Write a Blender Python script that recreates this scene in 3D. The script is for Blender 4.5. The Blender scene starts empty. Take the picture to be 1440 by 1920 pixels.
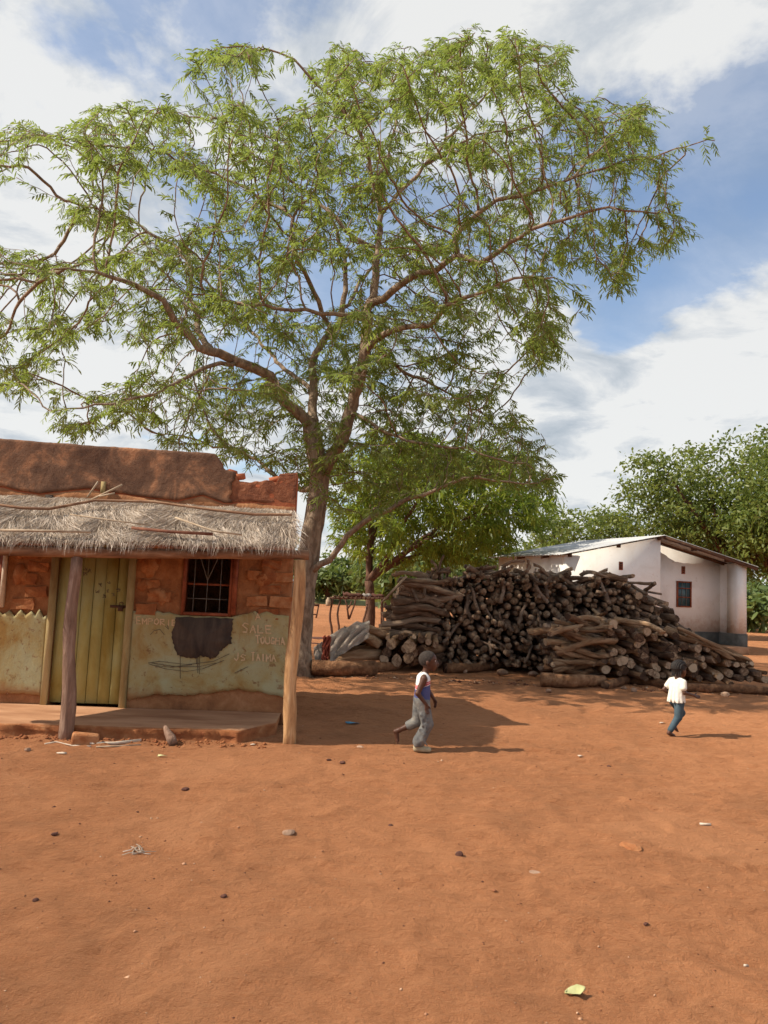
import bpy, math, random
import numpy as np
from mathutils import Vector, Matrix, kdtree
R = math.radians
rnd = random.Random(7)
rng = np.random.default_rng(7)
scene = bpy.context.scene
col = scene.collection

# ------------------------------------------------------------------ camera
F_PX, CAM_H = 1442.0, 1.7
PITCH, ROLL = R(5.5), R(2.45)
cam = bpy.data.cameras.new('camera')
cam.sensor_fit = 'VERTICAL'; cam.sensor_height = 36.0
cam.lens = F_PX / 1920 * 36.0
cam.clip_start = 0.05; cam.clip_end = 5000
cam_ob = bpy.data.objects.new('camera', cam); col.objects.link(cam_ob)
CM = Matrix.Rotation(math.pi / 2 + PITCH, 4, 'X') @ Matrix.Rotation(ROLL, 4, 'Z')
cam_ob.matrix_world = Matrix.Translation((0, 0, CAM_H)) @ CM
scene.camera = cam_ob
scene.render.resolution_x, scene.render.resolution_y = 768, 1024
scene.view_settings.view_transform = 'Standard'
scene.view_settings.look = 'None'
scene.view_settings.exposure = 0.30
scene.view_settings.gamma = 1.0
scene.render.engine = 'CYCLES'
scene.cycles.max_bounces = 6
scene.cycles.transparent_max_bounces = 8

def ray(x, y):
    """photo pixel -> world direction"""
    return (CM.to_3x3() @ Vector(((x - 720) / F_PX, -(y - 960) / F_PX, -1.0)))
def gnd(x, y, z=0.0):
    d = ray(x, y); t = (z - CAM_H) / d.z
    return Vector((d.x * t, d.y * t, z))
def at(x, y, Y):
    d = ray(x, y); t = Y / d.y
    return Vector((d.x * t, Y, CAM_H + d.z * t))

# ------------------------------------------------------------------ sun and sky
SUN_EL, SUN_AZ = R(44), R(10)          # the sun stands to the west (-X), a little behind the camera
to_sun = Vector((-math.cos(SUN_EL) * math.cos(SUN_AZ), -math.cos(SUN_EL) * math.sin(SUN_AZ), math.sin(SUN_EL)))
sun = bpy.data.lights.new('sun', 'SUN')
sun.energy = 4.9; sun.angle = R(0.5); sun.color = (1.0, 0.90, 0.76)
sun_ob = bpy.data.objects.new('sun', sun); col.objects.link(sun_ob)
sun_ob.location = (-20, -5, 30)
sun_ob.rotation_euler = to_sun.to_track_quat('Z', 'Y').to_euler()

class NT:
    """small helper round a node tree"""
    def __init__(s, tree): s.t = tree; s.n = tree.nodes; s.l = tree.links
    def node(s, kind, **kw):
        n = s.n.new(kind)
        for k, v in kw.items(): setattr(n, k, v)
        return n
    def link(s, a, b): s.l.new(a, b)
    def setin(s, n, key, v):
        if hasattr(v, 'is_output'): s.link(v, n.inputs[key])
        else: n.inputs[key].default_value = v
    def math(s, op, a, b=None, clamp=False):
        n = s.node('ShaderNodeMath', operation=op, use_clamp=clamp)
        s.setin(n, 0, a)
        if b is not None: s.setin(n, 1, b)
        return n.outputs[0]
    def vmath(s, op, a, b=None):
        n = s.node('ShaderNodeVectorMath', operation=op)
        s.setin(n, 0, a)
        if b is not None: s.setin(n, 1, b)
        return n
    def noise(s, vec, scale, detail=6, rough=0.55, dist=0.0):
        n = s.node('ShaderNodeTexNoise'); n.inputs['Scale'].default_value = scale
        n.inputs['Detail'].default_value = detail; n.inputs['Roughness'].default_value = rough
        n.inputs['Distortion'].default_value = dist
        if vec is not None: s.link(vec, n.inputs['Vector'])
        return n.outputs['Fac']
    def ramp(s, fac, stops):
        n = s.node('ShaderNodeValToRGB'); e = n.color_ramp.elements
        while len(e) < len(stops): e.new(0.5)
        for k, (p, c) in enumerate(stops):
            e[k].position = p; e[k].color = (c if len(c) == 4 else (*c, 1)) if not isinstance(c, (int, float)) else (c, c, c, 1)
        s.link(fac, n.inputs['Fac']); return n.outputs['Color']
    def mix(s, fac, a, b, kind='MIX'):
        n = s.node('ShaderNodeMix', data_type='RGBA', blend_type=kind)
        s.setin(n, 0, fac)
        for k, v in ((6, a), (7, b)):
            if hasattr(v, 'is_output'): s.link(v, n.inputs[k])
            else: n.inputs[k].default_value = (*v, 1) if len(v) == 3 else v
        return n.outputs[2]
    def maprange(s, v, a, b, c=0.0, d=1.0, smooth=True):
        n = s.node('ShaderNodeMapRange', interpolation_type='SMOOTHSTEP' if smooth else 'LINEAR')
        s.link(v, n.inputs[0])
        for k, x in enumerate((a, b, c, d)): n.inputs[k + 1].default_value = x
        return n.outputs[0]

world = bpy.data.worlds.new('World'); scene.world = world; world.use_nodes = True
w = NT(world.node_tree); w.n.clear()
sky = w.node('ShaderNodeTexSky', sky_type='NISHITA', sun_disc=False)
sky.sun_elevation = SUN_EL
sky.sun_rotation = math.atan2(to_sun.x, to_sun.y)
sky.air_density = 1.0; sky.dust_density = 0.9; sky.ozone_density = 1.5
tc = w.node('ShaderNodeTexCoord'); dirv = w.vmath('NORMALIZE', tc.outputs['Generated']).outputs[0]
sep = w.node('ShaderNodeSeparateXYZ'); w.link(dirv, sep.inputs[0])
hz = w.math('ADD', w.math('MAXIMUM', sep.outputs[2], 0.0), 0.22)
comb = w.node('ShaderNodeCombineXYZ')
w.link(w.math('DIVIDE', sep.outputs[0], hz), comb.inputs[0]); w.link(w.math('DIVIDE', sep.outputs[1], hz), comb.inputs[1])
cv = comb.outputs[0]
dens = w.noise(cv, 1.7, 9, 0.57, 0.2)
def bump(px, py, width, amount):
    d = ray(px, py).normalized()
    dot = w.vmath('DOT_PRODUCT', dirv, tuple(d)).outputs['Value']
    return w.maprange(dot, math.cos(R(width)), 1.0, 0.0, amount)
tot = dens
for b in ((1400, 620, 9, .20), (1150, 690, 12, .10), (1180, 60, 17, .17), (1430, 90, 10, .12), (150, 180, 15, .12), (1010, 830, 10, .08), (150, 690, 10, .12),
          (1330, 350, 13, -.24), (1240, 480, 9, -.10), (300, 20, 7, -.07), (480, 450, 12, -.06)):
    tot = w.math('ADD', tot, bump(*b))
tot = w.math('ADD', tot, w.maprange(sep.outputs[2], 0.34, 0.0, 0.0, 0.17))
fray = w.noise(cv, 7.0, 8, 0.62, 0.4)
tot = w.math('ADD', tot, w.math('MULTIPLY', w.math('SUBTRACT', fray, 0.5), 0.16))
cover = w.math('MAXIMUM', w.maprange(tot, 0.43, 0.57), w.maprange(tot, 0.20, 0.5, 0.10, 0.34))
n2 = w.noise(cv, 3.2, 9, 0.62, 0.5)
n2b = w.math('ADD', n2, w.math('MULTIPLY', tot, 0.55))
ccol = w.ramp(n2b, [(0.64, (0.50, 0.56, 0.62)), (0.76, (0.68, 0.72, 0.76)), (0.88, (0.95, 0.95, 0.93))])
bg1 = w.node('ShaderNodeBackground'); w.link(sky.outputs[0], bg1.inputs[0]); bg1.inputs[1].default_value = 0.15
bg2 = w.node('ShaderNodeBackground'); w.link(ccol, bg2.inputs[0]); bg2.inputs[1].default_value = 0.75
mixs = w.node('ShaderNodeMixShader'); w.link(w.math('MULTIPLY', cover, 0.94), mixs.inputs[0])
w.link(bg1.outputs[0], mixs.inputs[1]); w.link(bg2.outputs[0], mixs.inputs[2])
wo = w.node('ShaderNodeOutputWorld'); w.link(mixs.outputs[0], wo.inputs[0])

# ------------------------------------------------------------------ materials
def material(name, rough=0.9):
    m = bpy.data.materials.new(name); m.use_nodes = True
    t = NT(m.node_tree); b = t.n['Principled BSDF']
    b.inputs['Roughness'].default_value = rough
    b.inputs['Specular IOR Level'].default_value = 0.25
    return m, t, b
def add_bump(t, b, h, strength=0.5, dist=0.01):
    n = t.node('ShaderNodeBump'); n.inputs['Strength'].default_value = strength; n.inputs['Distance'].default_value = dist
    t.link(h, n.inputs['Height']); t.link(n.outputs[0], b.inputs['Normal'])
def geo_pos(t): return t.node('ShaderNodeNewGeometry').outputs['Position']
def obj_co(t): return t.node('ShaderNodeTexCoord').outputs['Object']
def mat_noise(name, stops, scale=6, detail=7, rough=0.9, bump_scale=40, bump_s=0.5, bump_d=0.01, stretch=None, island=0.0, objrand=0.0, world=True, distort=0.3):
    m, t, b = material(name, rough)
    v = geo_pos(t) if world else obj_co(t)
    if stretch:
        mp = t.node('ShaderNodeMapping'); mp.inputs['Scale'].default_value = stretch; t.link(v, mp.inputs[0]); v = mp.outputs[0]
    f = t.noise(v, scale, detail, 0.6, distort)
    if island:
        g = t.node('ShaderNodeNewGeometry')
        f = t.math('ADD', f, t.math('MULTIPLY', t.math('SUBTRACT', g.outputs['Random Per Island'], 0.5), island))
    if objrand:
        oi = t.node('ShaderNodeObjectInfo')
        f = t.math('ADD', f, t.math('MULTIPLY', t.math('SUBTRACT', oi.outputs['Random'], 0.5), objrand))
    t.link(t.ramp(f, stops), b.inputs['Base Color'])
    if bump_s: add_bump(t, b, t.noise(v, bump_scale, 6, 0.65), bump_s, bump_d)
    return m
M = {}
# soil
m, t, b = material('soil', 0.95)
P = geo_pos(t)
big = t.noise(P, 0.28, 5, 0.55, 0.4); mid = t.noise(P, 2.2, 8, 0.62, 0.5); fine = t.noise(P, 34, 6, 0.7)
med = t.noise(P, 9, 7, 0.68, 0.6)
f = t.math('ADD', t.math('MULTIPLY', big, 0.34), t.math('ADD', t.math('MULTIPLY', mid, 0.26), t.math('ADD', t.math('MULTIPLY', fine, 0.14), t.math('MULTIPLY', med, 0.26))))
c = t.ramp(f, [(0.38, (0.205, 0.071, 0.028)), (0.5, (0.35, 0.128, 0.051)), (0.61, (0.48, 0.193, 0.082))])
dust = t.noise(P, 0.55, 7, 0.6, 0.9)
c = t.mix(t.maprange(dust, 0.52, 0.66, 0, .55), c, (0.46, 0.195, 0.088))
c = t.mix(t.maprange(dust, 0.46, 0.36, 0, .45), c, (0.20, 0.075, 0.032))
speck = t.noise(P, 95, 3, 0.6)
c = t.mix(t.maprange(speck, 0.66, 0.72), c, (0.20, 0.07, 0.035))
c = t.mix(t.maprange(speck, 0.33, 0.28), c, (0.55, 0.27, 0.14))
t.link(c, b.inputs['Base Color'])
b.inputs['Sheen Weight'].default_value = 0.60; b.inputs['Sheen Roughness'].default_value = 0.45; b.inputs['Sheen Tint'].default_value = (1.0, 0.52, 0.26, 1)
b.inputs['Specular IOR Level'].default_value = 0.08
h = t.math('ADD', t.noise(P, 22, 8, 0.68, 0.3), t.math('MULTIPLY', t.noise(P, 120, 4, 0.7), 0.35))
add_bump(t, b, h, 1.0, 0.055)
M['soil'] = m
M['field'] = mat_noise('field_grass', [(0.3, (0.20, 0.20, 0.07)), (0.6, (0.36, 0.33, 0.14))], 0.8, bump_s=0.6, bump_scale=8, bump_d=0.1)
M['mud'] = mat_noise('mud_wall', [(0.3, (0.21, 0.085, 0.036)), (0.52, (0.33, 0.145, 0.06)), (0.7, (0.44, 0.215, 0.10))], 5, bump_scale=28, bump_s=0.8, bump_d=0.02)
M['brick'] = mat_noise('mud_brick', [(0.28, (0.23, 0.075, 0.028)), (0.5, (0.35, 0.135, 0.05)), (0.72, (0.48, 0.24, 0.11))], 7, bump_scale=35, bump_s=0.8, bump_d=0.015, objrand=0.25)
M['redbrick'] = mat_noise('fired_brick', [(0.3, (0.30, 0.075, 0.03)), (0.7, (0.50, 0.17, 0.075))], 9, bump_scale=45, bump_s=0.6, objrand=0.2)
M['redmud'] = mat_noise('weathered_red_mud', [(0.3, (0.11, 0.04, 0.022)), (0.5, (0.24, 0.085, 0.040)), (0.72, (0.40, 0.16, 0.075))], 5, 9, bump_scale=20, bump_s=0.9, bump_d=0.03, distort=0.9)
# parapet render: brown with darker weather stains and pale worn patches
m, t, b = material('parapet_render', 0.95)
P = geo_pos(t)
n1 = t.noise(P, 1.9, 9, 0.66, 0.8); n3 = t.noise(P, 9, 6, 0.6)
c = t.ramp(t.math('ADD', t.math('MULTIPLY', n1, 0.75), t.math('MULTIPLY', n3, 0.25)), [(0.38, (0.105, 0.055, 0.034)), (0.52, (0.19, 0.10, 0.058)), (0.62, (0.40, 0.19, 0.095))])
t.link(c, b.inputs['Base Color']); add_bump(t, b, t.noise(P, 16, 9, 0.72), 0.9, 0.03); M['parapet'] = m
# green/yellow painted plaster with dirt and scratches
m, t, b = material('painted_plaster', 0.85)
P = geo_pos(t)
n1 = t.noise(P, 1.8, 8, 0.65, 0.5); n3 = t.noise(P, 14, 7, 0.7, 0.4)
c = t.ramp(n1, [(0.36, (0.33, 0.20, 0.06)), (0.47, (0.38, 0.305, 0.135)), (0.60, (0.40, 0.375, 0.215))])
c = t.mix(t.maprange(n3, 0.56, 0.68, 0, .85), c, (0.22, 0.115, 0.05))
smr = t.node('ShaderNodeMapping'); smr.inputs['Scale'].default_value = (5, 5, .9); t.link(P, smr.inputs[0])
c = t.mix(t.maprange(t.noise(smr.outputs[0], 1.0, 7, .65), 0.54, 0.70, 0, .6), c, (0.30, 0.17, 0.055))
sx = t.node('ShaderNodeSeparateXYZ'); t.link(P, sx.inputs[0])
low = t.math('ADD', sx.outputs[2], t.math('MULTIPLY', t.math('SUBTRACT', n1, 0.5), 0.5))
c = t.mix(t.maprange(low, 0.42, 0.22, 0, 0.75), c, (0.30, 0.14, 0.06))
t.link(c, b.inputs['Base Color']); add_bump(t, b, t.noise(P, 40, 7, 0.7), 0.5, 0.01); M['plaster'] = m
M['soot'] = mat_noise('soot_patch', [(0.35, (0.045, 0.033, 0.028)), (0.7, (0.12, 0.085, 0.06))], 9, stretch=(1, 1, 0.3), bump_s=0)
M['chalk'] = mat_noise('chalk', [(0.4, (0.58, 0.41, 0.23)), (0.7, (0.68, 0.51, 0.32))], 30, bump_s=0)
M['charcoal'] = mat_noise('charcoal_line', [(0.3, (0.10, 0.08, 0.05)), (0.7, (0.17, 0.14, 0.09))], 20, bump_s=0)
M['doorpaint'] = mat_noise('door_paint', [(0.3, (0.27, 0.20, 0.045)), (0.5, (0.38, 0.335, 0.115)), (0.7, (0.41, 0.40, 0.185))], 2.4, stretch=(1.5, 1.5, 0.7), bump_scale=24, bump_s=0.4, objrand=0.22)
M['framewood'] = mat_noise('frame_wood', [(0.3, (0.22, 0.13, 0.05)), (0.5, (0.38, 0.29, 0.13)), (0.7, (0.50, 0.42, 0.24))], 5, stretch=(1, 1, 0.25), bump_s=0.5)
M['rust'] = mat_noise('red_oxide_steel', [(0.3, (0.16, 0.04, 0.018)), (0.7, (0.34, 0.10, 0.045))], 12, rough=0.6, bump_s=0.2)
M['iron'] = mat_noise('burglar_bar_iron', [(0.3, (0.10, 0.10, 0.095)), (0.7, (0.22, 0.21, 0.19))], 20, rough=0.55, bump_s=0)
M['dark'] = mat_noise('dark_interior', [(0.3, (0.03, 0.022, 0.016)), (0.7, (0.055, 0.04, 0.03))], 3, bump_s=0)
M['slab'] = mat_noise('worn_slab', [(0.3, (0.30, 0.14, 0.068)), (0.5, (0.42, 0.215, 0.11)), (0.7, (0.52, 0.29, 0.16))], 2.5, stretch=(0.6, 2.0, 1), bump_scale=18, bump_s=0.45, bump_d=0.015)
M['post'] = mat_noise('post_wood', [(0.28, (0.22, 0.11, 0.05)), (0.5, (0.50, 0.28, 0.125)), (0.72, (0.68, 0.45, 0.24))], 7, stretch=(2.2, 2.2, 0.3), bump_scale=14, bump_s=0.8, bump_d=0.015, distort=0.8)
M['oldpost'] = mat_noise('old_post_wood', [(0.28, (0.12, 0.066, 0.042)), (0.5, (0.24, 0.145, 0.098)), (0.72, (0.38, 0.255, 0.185))], 8, stretch=(2.2, 2.2, 0.35), bump_scale=14, bump_s=0.9, bump_d=0.015, distort=0.8)
M['beam'] = mat_noise('beam_wood', [(0.28, (0.10, 0.05, 0.03)), (0.5, (0.25, 0.135, 0.075)), (0.72, (0.42, 0.27, 0.165))], 6, stretch=(0.4, 2, 2), bump_scale=16, bump_s=0.8, bump_d=0.015)
M['straw'] = mat_noise('thatch_straw', [(0.15, (0.22, 0.16, 0.115)), (0.5, (0.50, 0.405, 0.31)), (0.85, (0.72, 0.62, 0.51))], 3, bump_s=0, island=0.55)
M['mat'] = mat_noise('thatch_mat', [(0.3, (0.13, 0.09, 0.058)), (0.7, (0.32, 0.24, 0.165))], 24, stretch=(1, 0.15, 0.15), bump_scale=60, bump_s=0.9, bump_d=0.02)
M['stick'] = mat_noise('bare_stick', [(0.3, (0.26, 0.18, 0.115)), (0.7, (0.50, 0.39, 0.27))], 9, bump_s=0.4)
M['plank'] = mat_noise('dark_plank', [(0.3, (0.12, 0.045, 0.028)), (0.7, (0.27, 0.12, 0.07))], 9, bump_s=0.4)
def bark(name, a, b_, c_, orand=0.3, s=7, world=False):
    return mat_noise(name, [(0.26, a), (0.5, b_), (0.74, c_)], s, stretch=(1.6, 0.3, 1.6), bump_scale=22, bump_s=1.0, bump_d=0.05, objrand=orand, island=0.25 if not orand else 0, world=world)
M['log_grey'] = bark('log_bark_grey', (0.085, 0.046, 0.028), (0.225, 0.138, 0.085), (0.43, 0.30, 0.205))
M['log_tan'] = bark('log_bark_tan', (0.13, 0.062, 0.030), (0.34, 0.19, 0.098), (0.56, 0.37, 0.22))
M['log_rest'] = bark('log_bark_mixed', (0.095, 0.056, 0.036), (0.215, 0.140, 0.095), (0.37, 0.265, 0.19), 0, 6, True)
M['log_red'] = bark('log_bark_red', (0.10, 0.045, 0.022), (0.25, 0.12, 0.056), (0.40, 0.22, 0.115), 0.2)
m, t, b = material('log_cut_end', 0.9)
v = obj_co(t); ln = t.vmath('LENGTH', t.vmath('MULTIPLY', v, (1, 0, 1)).outputs[0]).outputs['Value']
ring = t.math('SINE', t.math('ADD', t.math('MULTIPLY', ln, 240.0), t.math('MULTIPLY', t.noise(v, 12, 5), 9.0)))
oi = t.node('ShaderNodeObjectInfo')
ff = t.math('ADD', t.math('ADD', t.math('MULTIPLY', ring, 0.07), t.noise(v, 14, 5)), t.math('MULTIPLY', t.math('SUBTRACT', oi.outputs['Random'], 0.5), 0.7))
t.link(t.ramp(ff, [(0.25, (0.06, 0.032, 0.019)), (0.5, (0.20, 0.12, 0.07)), (0.78, (0.50, 0.36, 0.235))]), b.inputs['Base Color'])
add_bump(t, b, t.noise(v, 40, 5), 0.5, 0.01); M['log_end'] = m
M['bark_tree'] = mat_noise('tree_bark', [(0.3, (0.13, 0.085, 0.056)), (0.5, (0.28, 0.20, 0.135)), (0.7, (0.45, 0.345, 0.25))], 6, stretch=(2, 2, 0.7), bump_scale=18, bump_s=0.9, bump_d=0.03, distort=0.6)
M['bark_dark'] = mat_noise('dark_bark', [(0.3, (0.07, 0.036, 0.024)), (0.7, (0.18, 0.095, 0.06))], 6, stretch=(2, 2, 0.6), bump_scale=14, bump_s=0.9, bump_d=0.03)
def leafmat(name, stops, trans=0.4, tcol=(0.30, 0.36, 0.05)):
    m, t, b = material(name, 0.45)
    b.inputs['Specular IOR Level'].default_value = 0.35
    g = t.node('ShaderNodeNewGeometry')
    f = t.math('ADD', t.math('MULTIPLY', t.noise(g.outputs['Position'], 0.9, 4), 0.5), t.math('MULTIPLY', g.outputs['Random Per Island'], 0.5))
    c = t.ramp(f, stops); t.link(c, b.inputs['Base Color'])
    tr = t.node('ShaderNodeBsdfTranslucent'); t.link(t.mix(0.5, c, tcol), tr.inputs[0])
    mx = t.node('ShaderNodeMixShader'); mx.inputs[0].default_value = trans
    t.link(b.outputs[0], mx.inputs[1]); t.link(tr.outputs[0], mx.inputs[2])
    t.link(mx.outputs[0], t.n['Material Output'].inputs[0])
    return m
M['leaf_main'] = leafmat('feathery_leaf', [(0.25, (0.078, 0.118, 0.025)), (0.5, (0.155, 0.205, 0.046)), (0.75, (0.262, 0.292, 0.078))], 0.5, (0.42, 0.54, 0.09))
M['leaf_second'] = leafmat('fresh_leaf', [(0.25, (0.075, 0.135, 0.016)), (0.5, (0.15, 0.22, 0.028)), (0.75, (0.26, 0.29, 0.04))], 0.48, (0.42, 0.50, 0.05))
M['leaf_broad'] = leafmat('broad_leaf', [(0.25, (0.065, 0.105, 0.022)), (0.5, (0.135, 0.178, 0.038)), (0.75, (0.225, 0.255, 0.068))], 0.42, (0.42, 0.48, 0.08))
M['leaf_far'] = leafmat('far_leaf', [(0.25, (0.07, 0.11, 0.03)), (0.5, (0.13, 0.18, 0.05)), (0.75, (0.22, 0.25, 0.08))], 0.35)
M['whitewash'] = mat_noise('whitewash', [(0.3, (0.72, 0.62, 0.53)), (0.5, (0.83, 0.76, 0.68)), (0.75, (0.86, 0.81, 0.75))], 1.2, bump_scale=30, bump_s=0.25)
m, t, b = material('whitewash', 0.9); P = geo_pos(t); n1 = t.noise(P, 1.3, 8, .62, .4); n3 = t.noise(P, 7, 7, .65, .3)
c = t.ramp(n1, [(0.3, (0.76, 0.71, 0.64)), (0.5, (0.85, 0.82, 0.76)), (0.75, (0.88, 0.86, 0.81))])
sx = t.node('ShaderNodeSeparateXYZ'); t.link(P, sx.inputs[0]); hz_ = t.math('ADD', sx.outputs[2], t.math('MULTIPLY', t.math('SUBTRACT', n3, .5), 1.1))
c = t.mix(t.maprange(hz_, 1.25, .55, 0, .6), c, (0.50, 0.29, 0.17)); c = t.mix(t.maprange(n3, .60, .72, 0, .5), c, (0.55, 0.44, 0.36))
t.link(c, b.inputs['Base Color']); add_bump(t, b, t.noise(P, 25, 6, .65), .3, .01); M['whitewash'] = m
M['plinth'] = mat_noise('grey_plinth', [(0.3, (0.075, 0.07, 0.06)), (0.7, (0.14, 0.13, 0.11))], 4, bump_s=0.3)
M['tin'] = mat_noise('roof_iron', [(0.3, (0.38, 0.38, 0.37)), (0.7, (0.58, 0.58, 0.57))], 3, rough=0.45, bump_s=0)
M['rafter'] = mat_noise('roof_timber', [(0.3, (0.06, 0.03, 0.02)), (0.7, (0.14, 0.075, 0.045))], 6, bump_s=0.2)
M['glass'] = mat_noise('blue_glass', [(0.3, (0.035, 0.075, 0.085)), (0.7, (0.09, 0.16, 0.175))], 3, rough=0.12, bump_s=0)
M['tarp'] = mat_noise('tarpaulin', [(0.3, (0.30, 0.235, 0.18)), (0.55, (0.44, 0.36, 0.285)), (0.75, (0.55, 0.47, 0.39))], 4, rough=0.7, bump_scale=20, bump_s=0.4)
M['redcloth'] = mat_noise('red_cloth', [(0.3, (0.25, 0.045, 0.025)), (0.7, (0.40, 0.10, 0.055))], 8, rough=0.8, bump_s=0.3)
M['stone'] = mat_noise('stone', [(0.3, (0.20, 0.115, 0.07)), (0.7, (0.42, 0.27, 0.18))], 10, bump_scale=30, bump_s=0.7, objrand=0.4)
M['clod'] = mat_noise('dark_clod', [(0.3, (0.06, 0.025, 0.018)), (0.7, (0.14, 0.06, 0.04))], 20, bump_s=0.6)
M['pebble'] = mat_noise('pebbles', [(0.2, (0.10, 0.04, 0.025)), (0.55, (0.30, 0.12, 0.055)), (0.95, (0.56, 0.36, 0.22))], 4, bump_s=0, island=0.8)
M['pale'] = mat_noise('pale_scrap', [(0.3, (0.46, 0.36, 0.26)), (0.7, (0.62, 0.53, 0.42))], 20, bump_s=0.2)
M['blue'] = mat_noise('blue_plastic', [(0.3, (0.05, 0.22, 0.34)), (0.7, (0.09, 0.32, 0.46))], 20, rough=0.4, bump_s=0.2)
M['metal'] = mat_noise('grey_drum', [(0.3, (0.20, 0.17, 0.15)), (0.7, (0.36, 0.32, 0.29))], 8, rough=0.6, bump_s=0.2)
M['leaf_dry'] = mat_noise('fallen_leaf', [(0.3, (0.42, 0.42, 0.18)), (0.7, (0.54, 0.52, 0.27))], 20, bump_s=0.2)
M['skin'] = mat_noise('skin', [(0.3, (0.078, 0.033, 0.019)), (0.7, (0.112, 0.050, 0.029))], 12, rough=0.45, bump_s=0.1, bump_scale=90, world=False)
M['hair'] = mat_noise('hair', [(0.3, (0.022, 0.017, 0.014)), (0.7, (0.070, 0.054, 0.044))], 60, rough=0.9, bump_scale=140, bump_s=0.8, world=False)
M['braid'] = mat_noise('braided_hair', [(0.3, (0.012, 0.010, 0.009)), (0.7, (0.035, 0.028, 0.024))], 40, rough=0.6, bump_scale=120, bump_s=0.8, world=False)
M['eye'] = mat_noise('eye', [(0.3, (0.6, 0.55, 0.5)), (0.7, (0.7, 0.66, 0.6))], 5, rough=0.2, bump_s=0)
M['tee'] = mat_noise('cream_cotton', [(0.3, (0.74, 0.68, 0.55)), (0.7, (0.82, 0.78, 0.68))], 7, rough=0.9, bump_scale=14, bump_s=0.5, bump_d=0.02, world=False)
M['jeans'] = mat_noise('blue_denim', [(0.3, (0.035, 0.060, 0.075)), (0.55, (0.065, 0.10, 0.12)), (0.75, (0.12, 0.165, 0.185))], 6, rough=0.9, bump_scale=18, bump_s=0.5, bump_d=0.015, world=False)
M['greytrousers'] = mat_noise('grey_trousers', [(0.3, (0.085, 0.085, 0.085)), (0.5, (0.16, 0.155, 0.145)), (0.72, (0.29, 0.265, 0.215))], 7, rough=0.95, bump_scale=16, bump_s=0.6, bump_d=0.02, world=False)
M['sole'] = mat_noise('rubber_shoe', [(0.3, (0.30, 0.235, 0.14)), (0.7, (0.44, 0.37, 0.24))], 14, bump_s=0.1, world=False)
# vest: white yoke, red and pink slanting stripes, blue below
m, t, b = material('striped_vest', 0.9)
v = obj_co(t); sx = t.node('ShaderNodeSeparateXYZ'); t.link(v, sx.inputs[0])
hgt = t.math('SUBTRACT', sx.outputs[2], t.math('MULTIPLY', sx.outputs[0], 0.40))
c = t.ramp(hgt, [(0.0, (0.075, 0.085, 0.20)), (0.668, (0.72, 0.62, 0.60)), (0.676, (0.50, 0.075, 0.085)), (0.692, (0.66, 0.38, 0.38)), (0.700, (0.50, 0.075, 0.085)), (0.714, (0.74, 0.72, 0.68))])
t.n[-1].color_ramp.interpolation = 'CONSTANT'
for n in t.n:
    if n.bl_idname == 'ShaderNodeValToRGB': n.color_ramp.interpolation = 'CONSTANT'
t.link(c, b.inputs['Base Color']); add_bump(t, b, t.noise(v, 16, 5), 0.5, 0.02); M['vest'] = m

# ------------------------------------------------------------------ mesh helpers
class MB:
    def __init__(s): s.v = []; s.f = []; s.m = []; s.n = 0
    def add(s, v, f, mi=0):
        v = np.asarray(v, float).reshape(-1, 3)
        for q in f: s.f.append([i + s.n for i in q]); s.m.append(mi)
        s.v.append(v); s.n += len(v)
    def box(s, lo, hi, M4=None, mi=0):
        x0, y0, z0 = lo; x1, y1, z1 = hi
        v = [(x0, y0, z0), (x1, y0, z0), (x1, y1, z0), (x0, y1, z0), (x0, y0, z1), (x1, y0, z1), (x1, y1, z1), (x0, y1, z1)]
        if M4 is not None: v = [M4 @ Vector(p) for p in v]
        s.add(v, [(0, 3, 2, 1), (4, 5, 6, 7), (0, 1, 5, 4), (1, 2, 6, 5), (2, 3, 7, 6), (3, 0, 4, 7)], mi)
    def tube(s, pts, radii, sides=8, mi=0, cap_mi=None, rough=0.0, seed=0):
        pts = [Vector(p) for p in pts]; n = len(pts)
        if not hasattr(radii, '__len__'): radii = [radii] * n
        rr = random.Random(seed)
        t0 = (pts[1] - pts[0]).normalized()
        a = t0.orthogonal().normalized(); vs = []
        for i in range(n):
            t = (pts[min(i + 1, n - 1)] - pts[max(i - 1, 0)])
            t = t.normalized() if t.length > 1e-9 else t0
            a = (a - t * a.dot(t)); a = a.normalized() if a.length > 1e-6 else t.orthogonal().normalized()
            b = t.cross(a)
            for k in range(sides):
                an = 2 * math.pi * k / sides
                r = radii[i] * (1 + rough * (rr.random() * 2 - 1))
                vs.append(pts[i] + (a * math.cos(an) + b * math.sin(an)) * r)
        base = s.n; fs = []
        for i in range(n - 1):
            for k in range(sides):
                k2 = (k + 1) % sides
                fs.append((i * sides + k, i * sides + k2, (i + 1) * sides + k2, (i + 1) * sides + k))
        s.add(vs, fs, mi)
        cm = mi if cap_mi is None else cap_mi
        s.add([], [], 0)
        s.f.append([base + k for k in reversed(range(sides))]); s.m.append(cm)
        s.f.append([base + (n - 1) * sides + k for k in range(sides)]); s.m.append(cm)
    def mesh(s, name, mats, off=(0, 0, 0), smooth=False):
        me = bpy.data.meshes.new(name)
        v = np.concatenate(s.v) - np.array(off) if s.v else np.zeros((0, 3))
        fill_mesh(me, v, s.f)
        for mm in mats: me.materials.append(mm)
        if len(mats) > 1: me.polygons.foreach_set('material_index', s.m)
        if smooth: me.polygons.foreach_set('use_smooth', [True] * len(me.polygons))
        me.update(); return me
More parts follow.
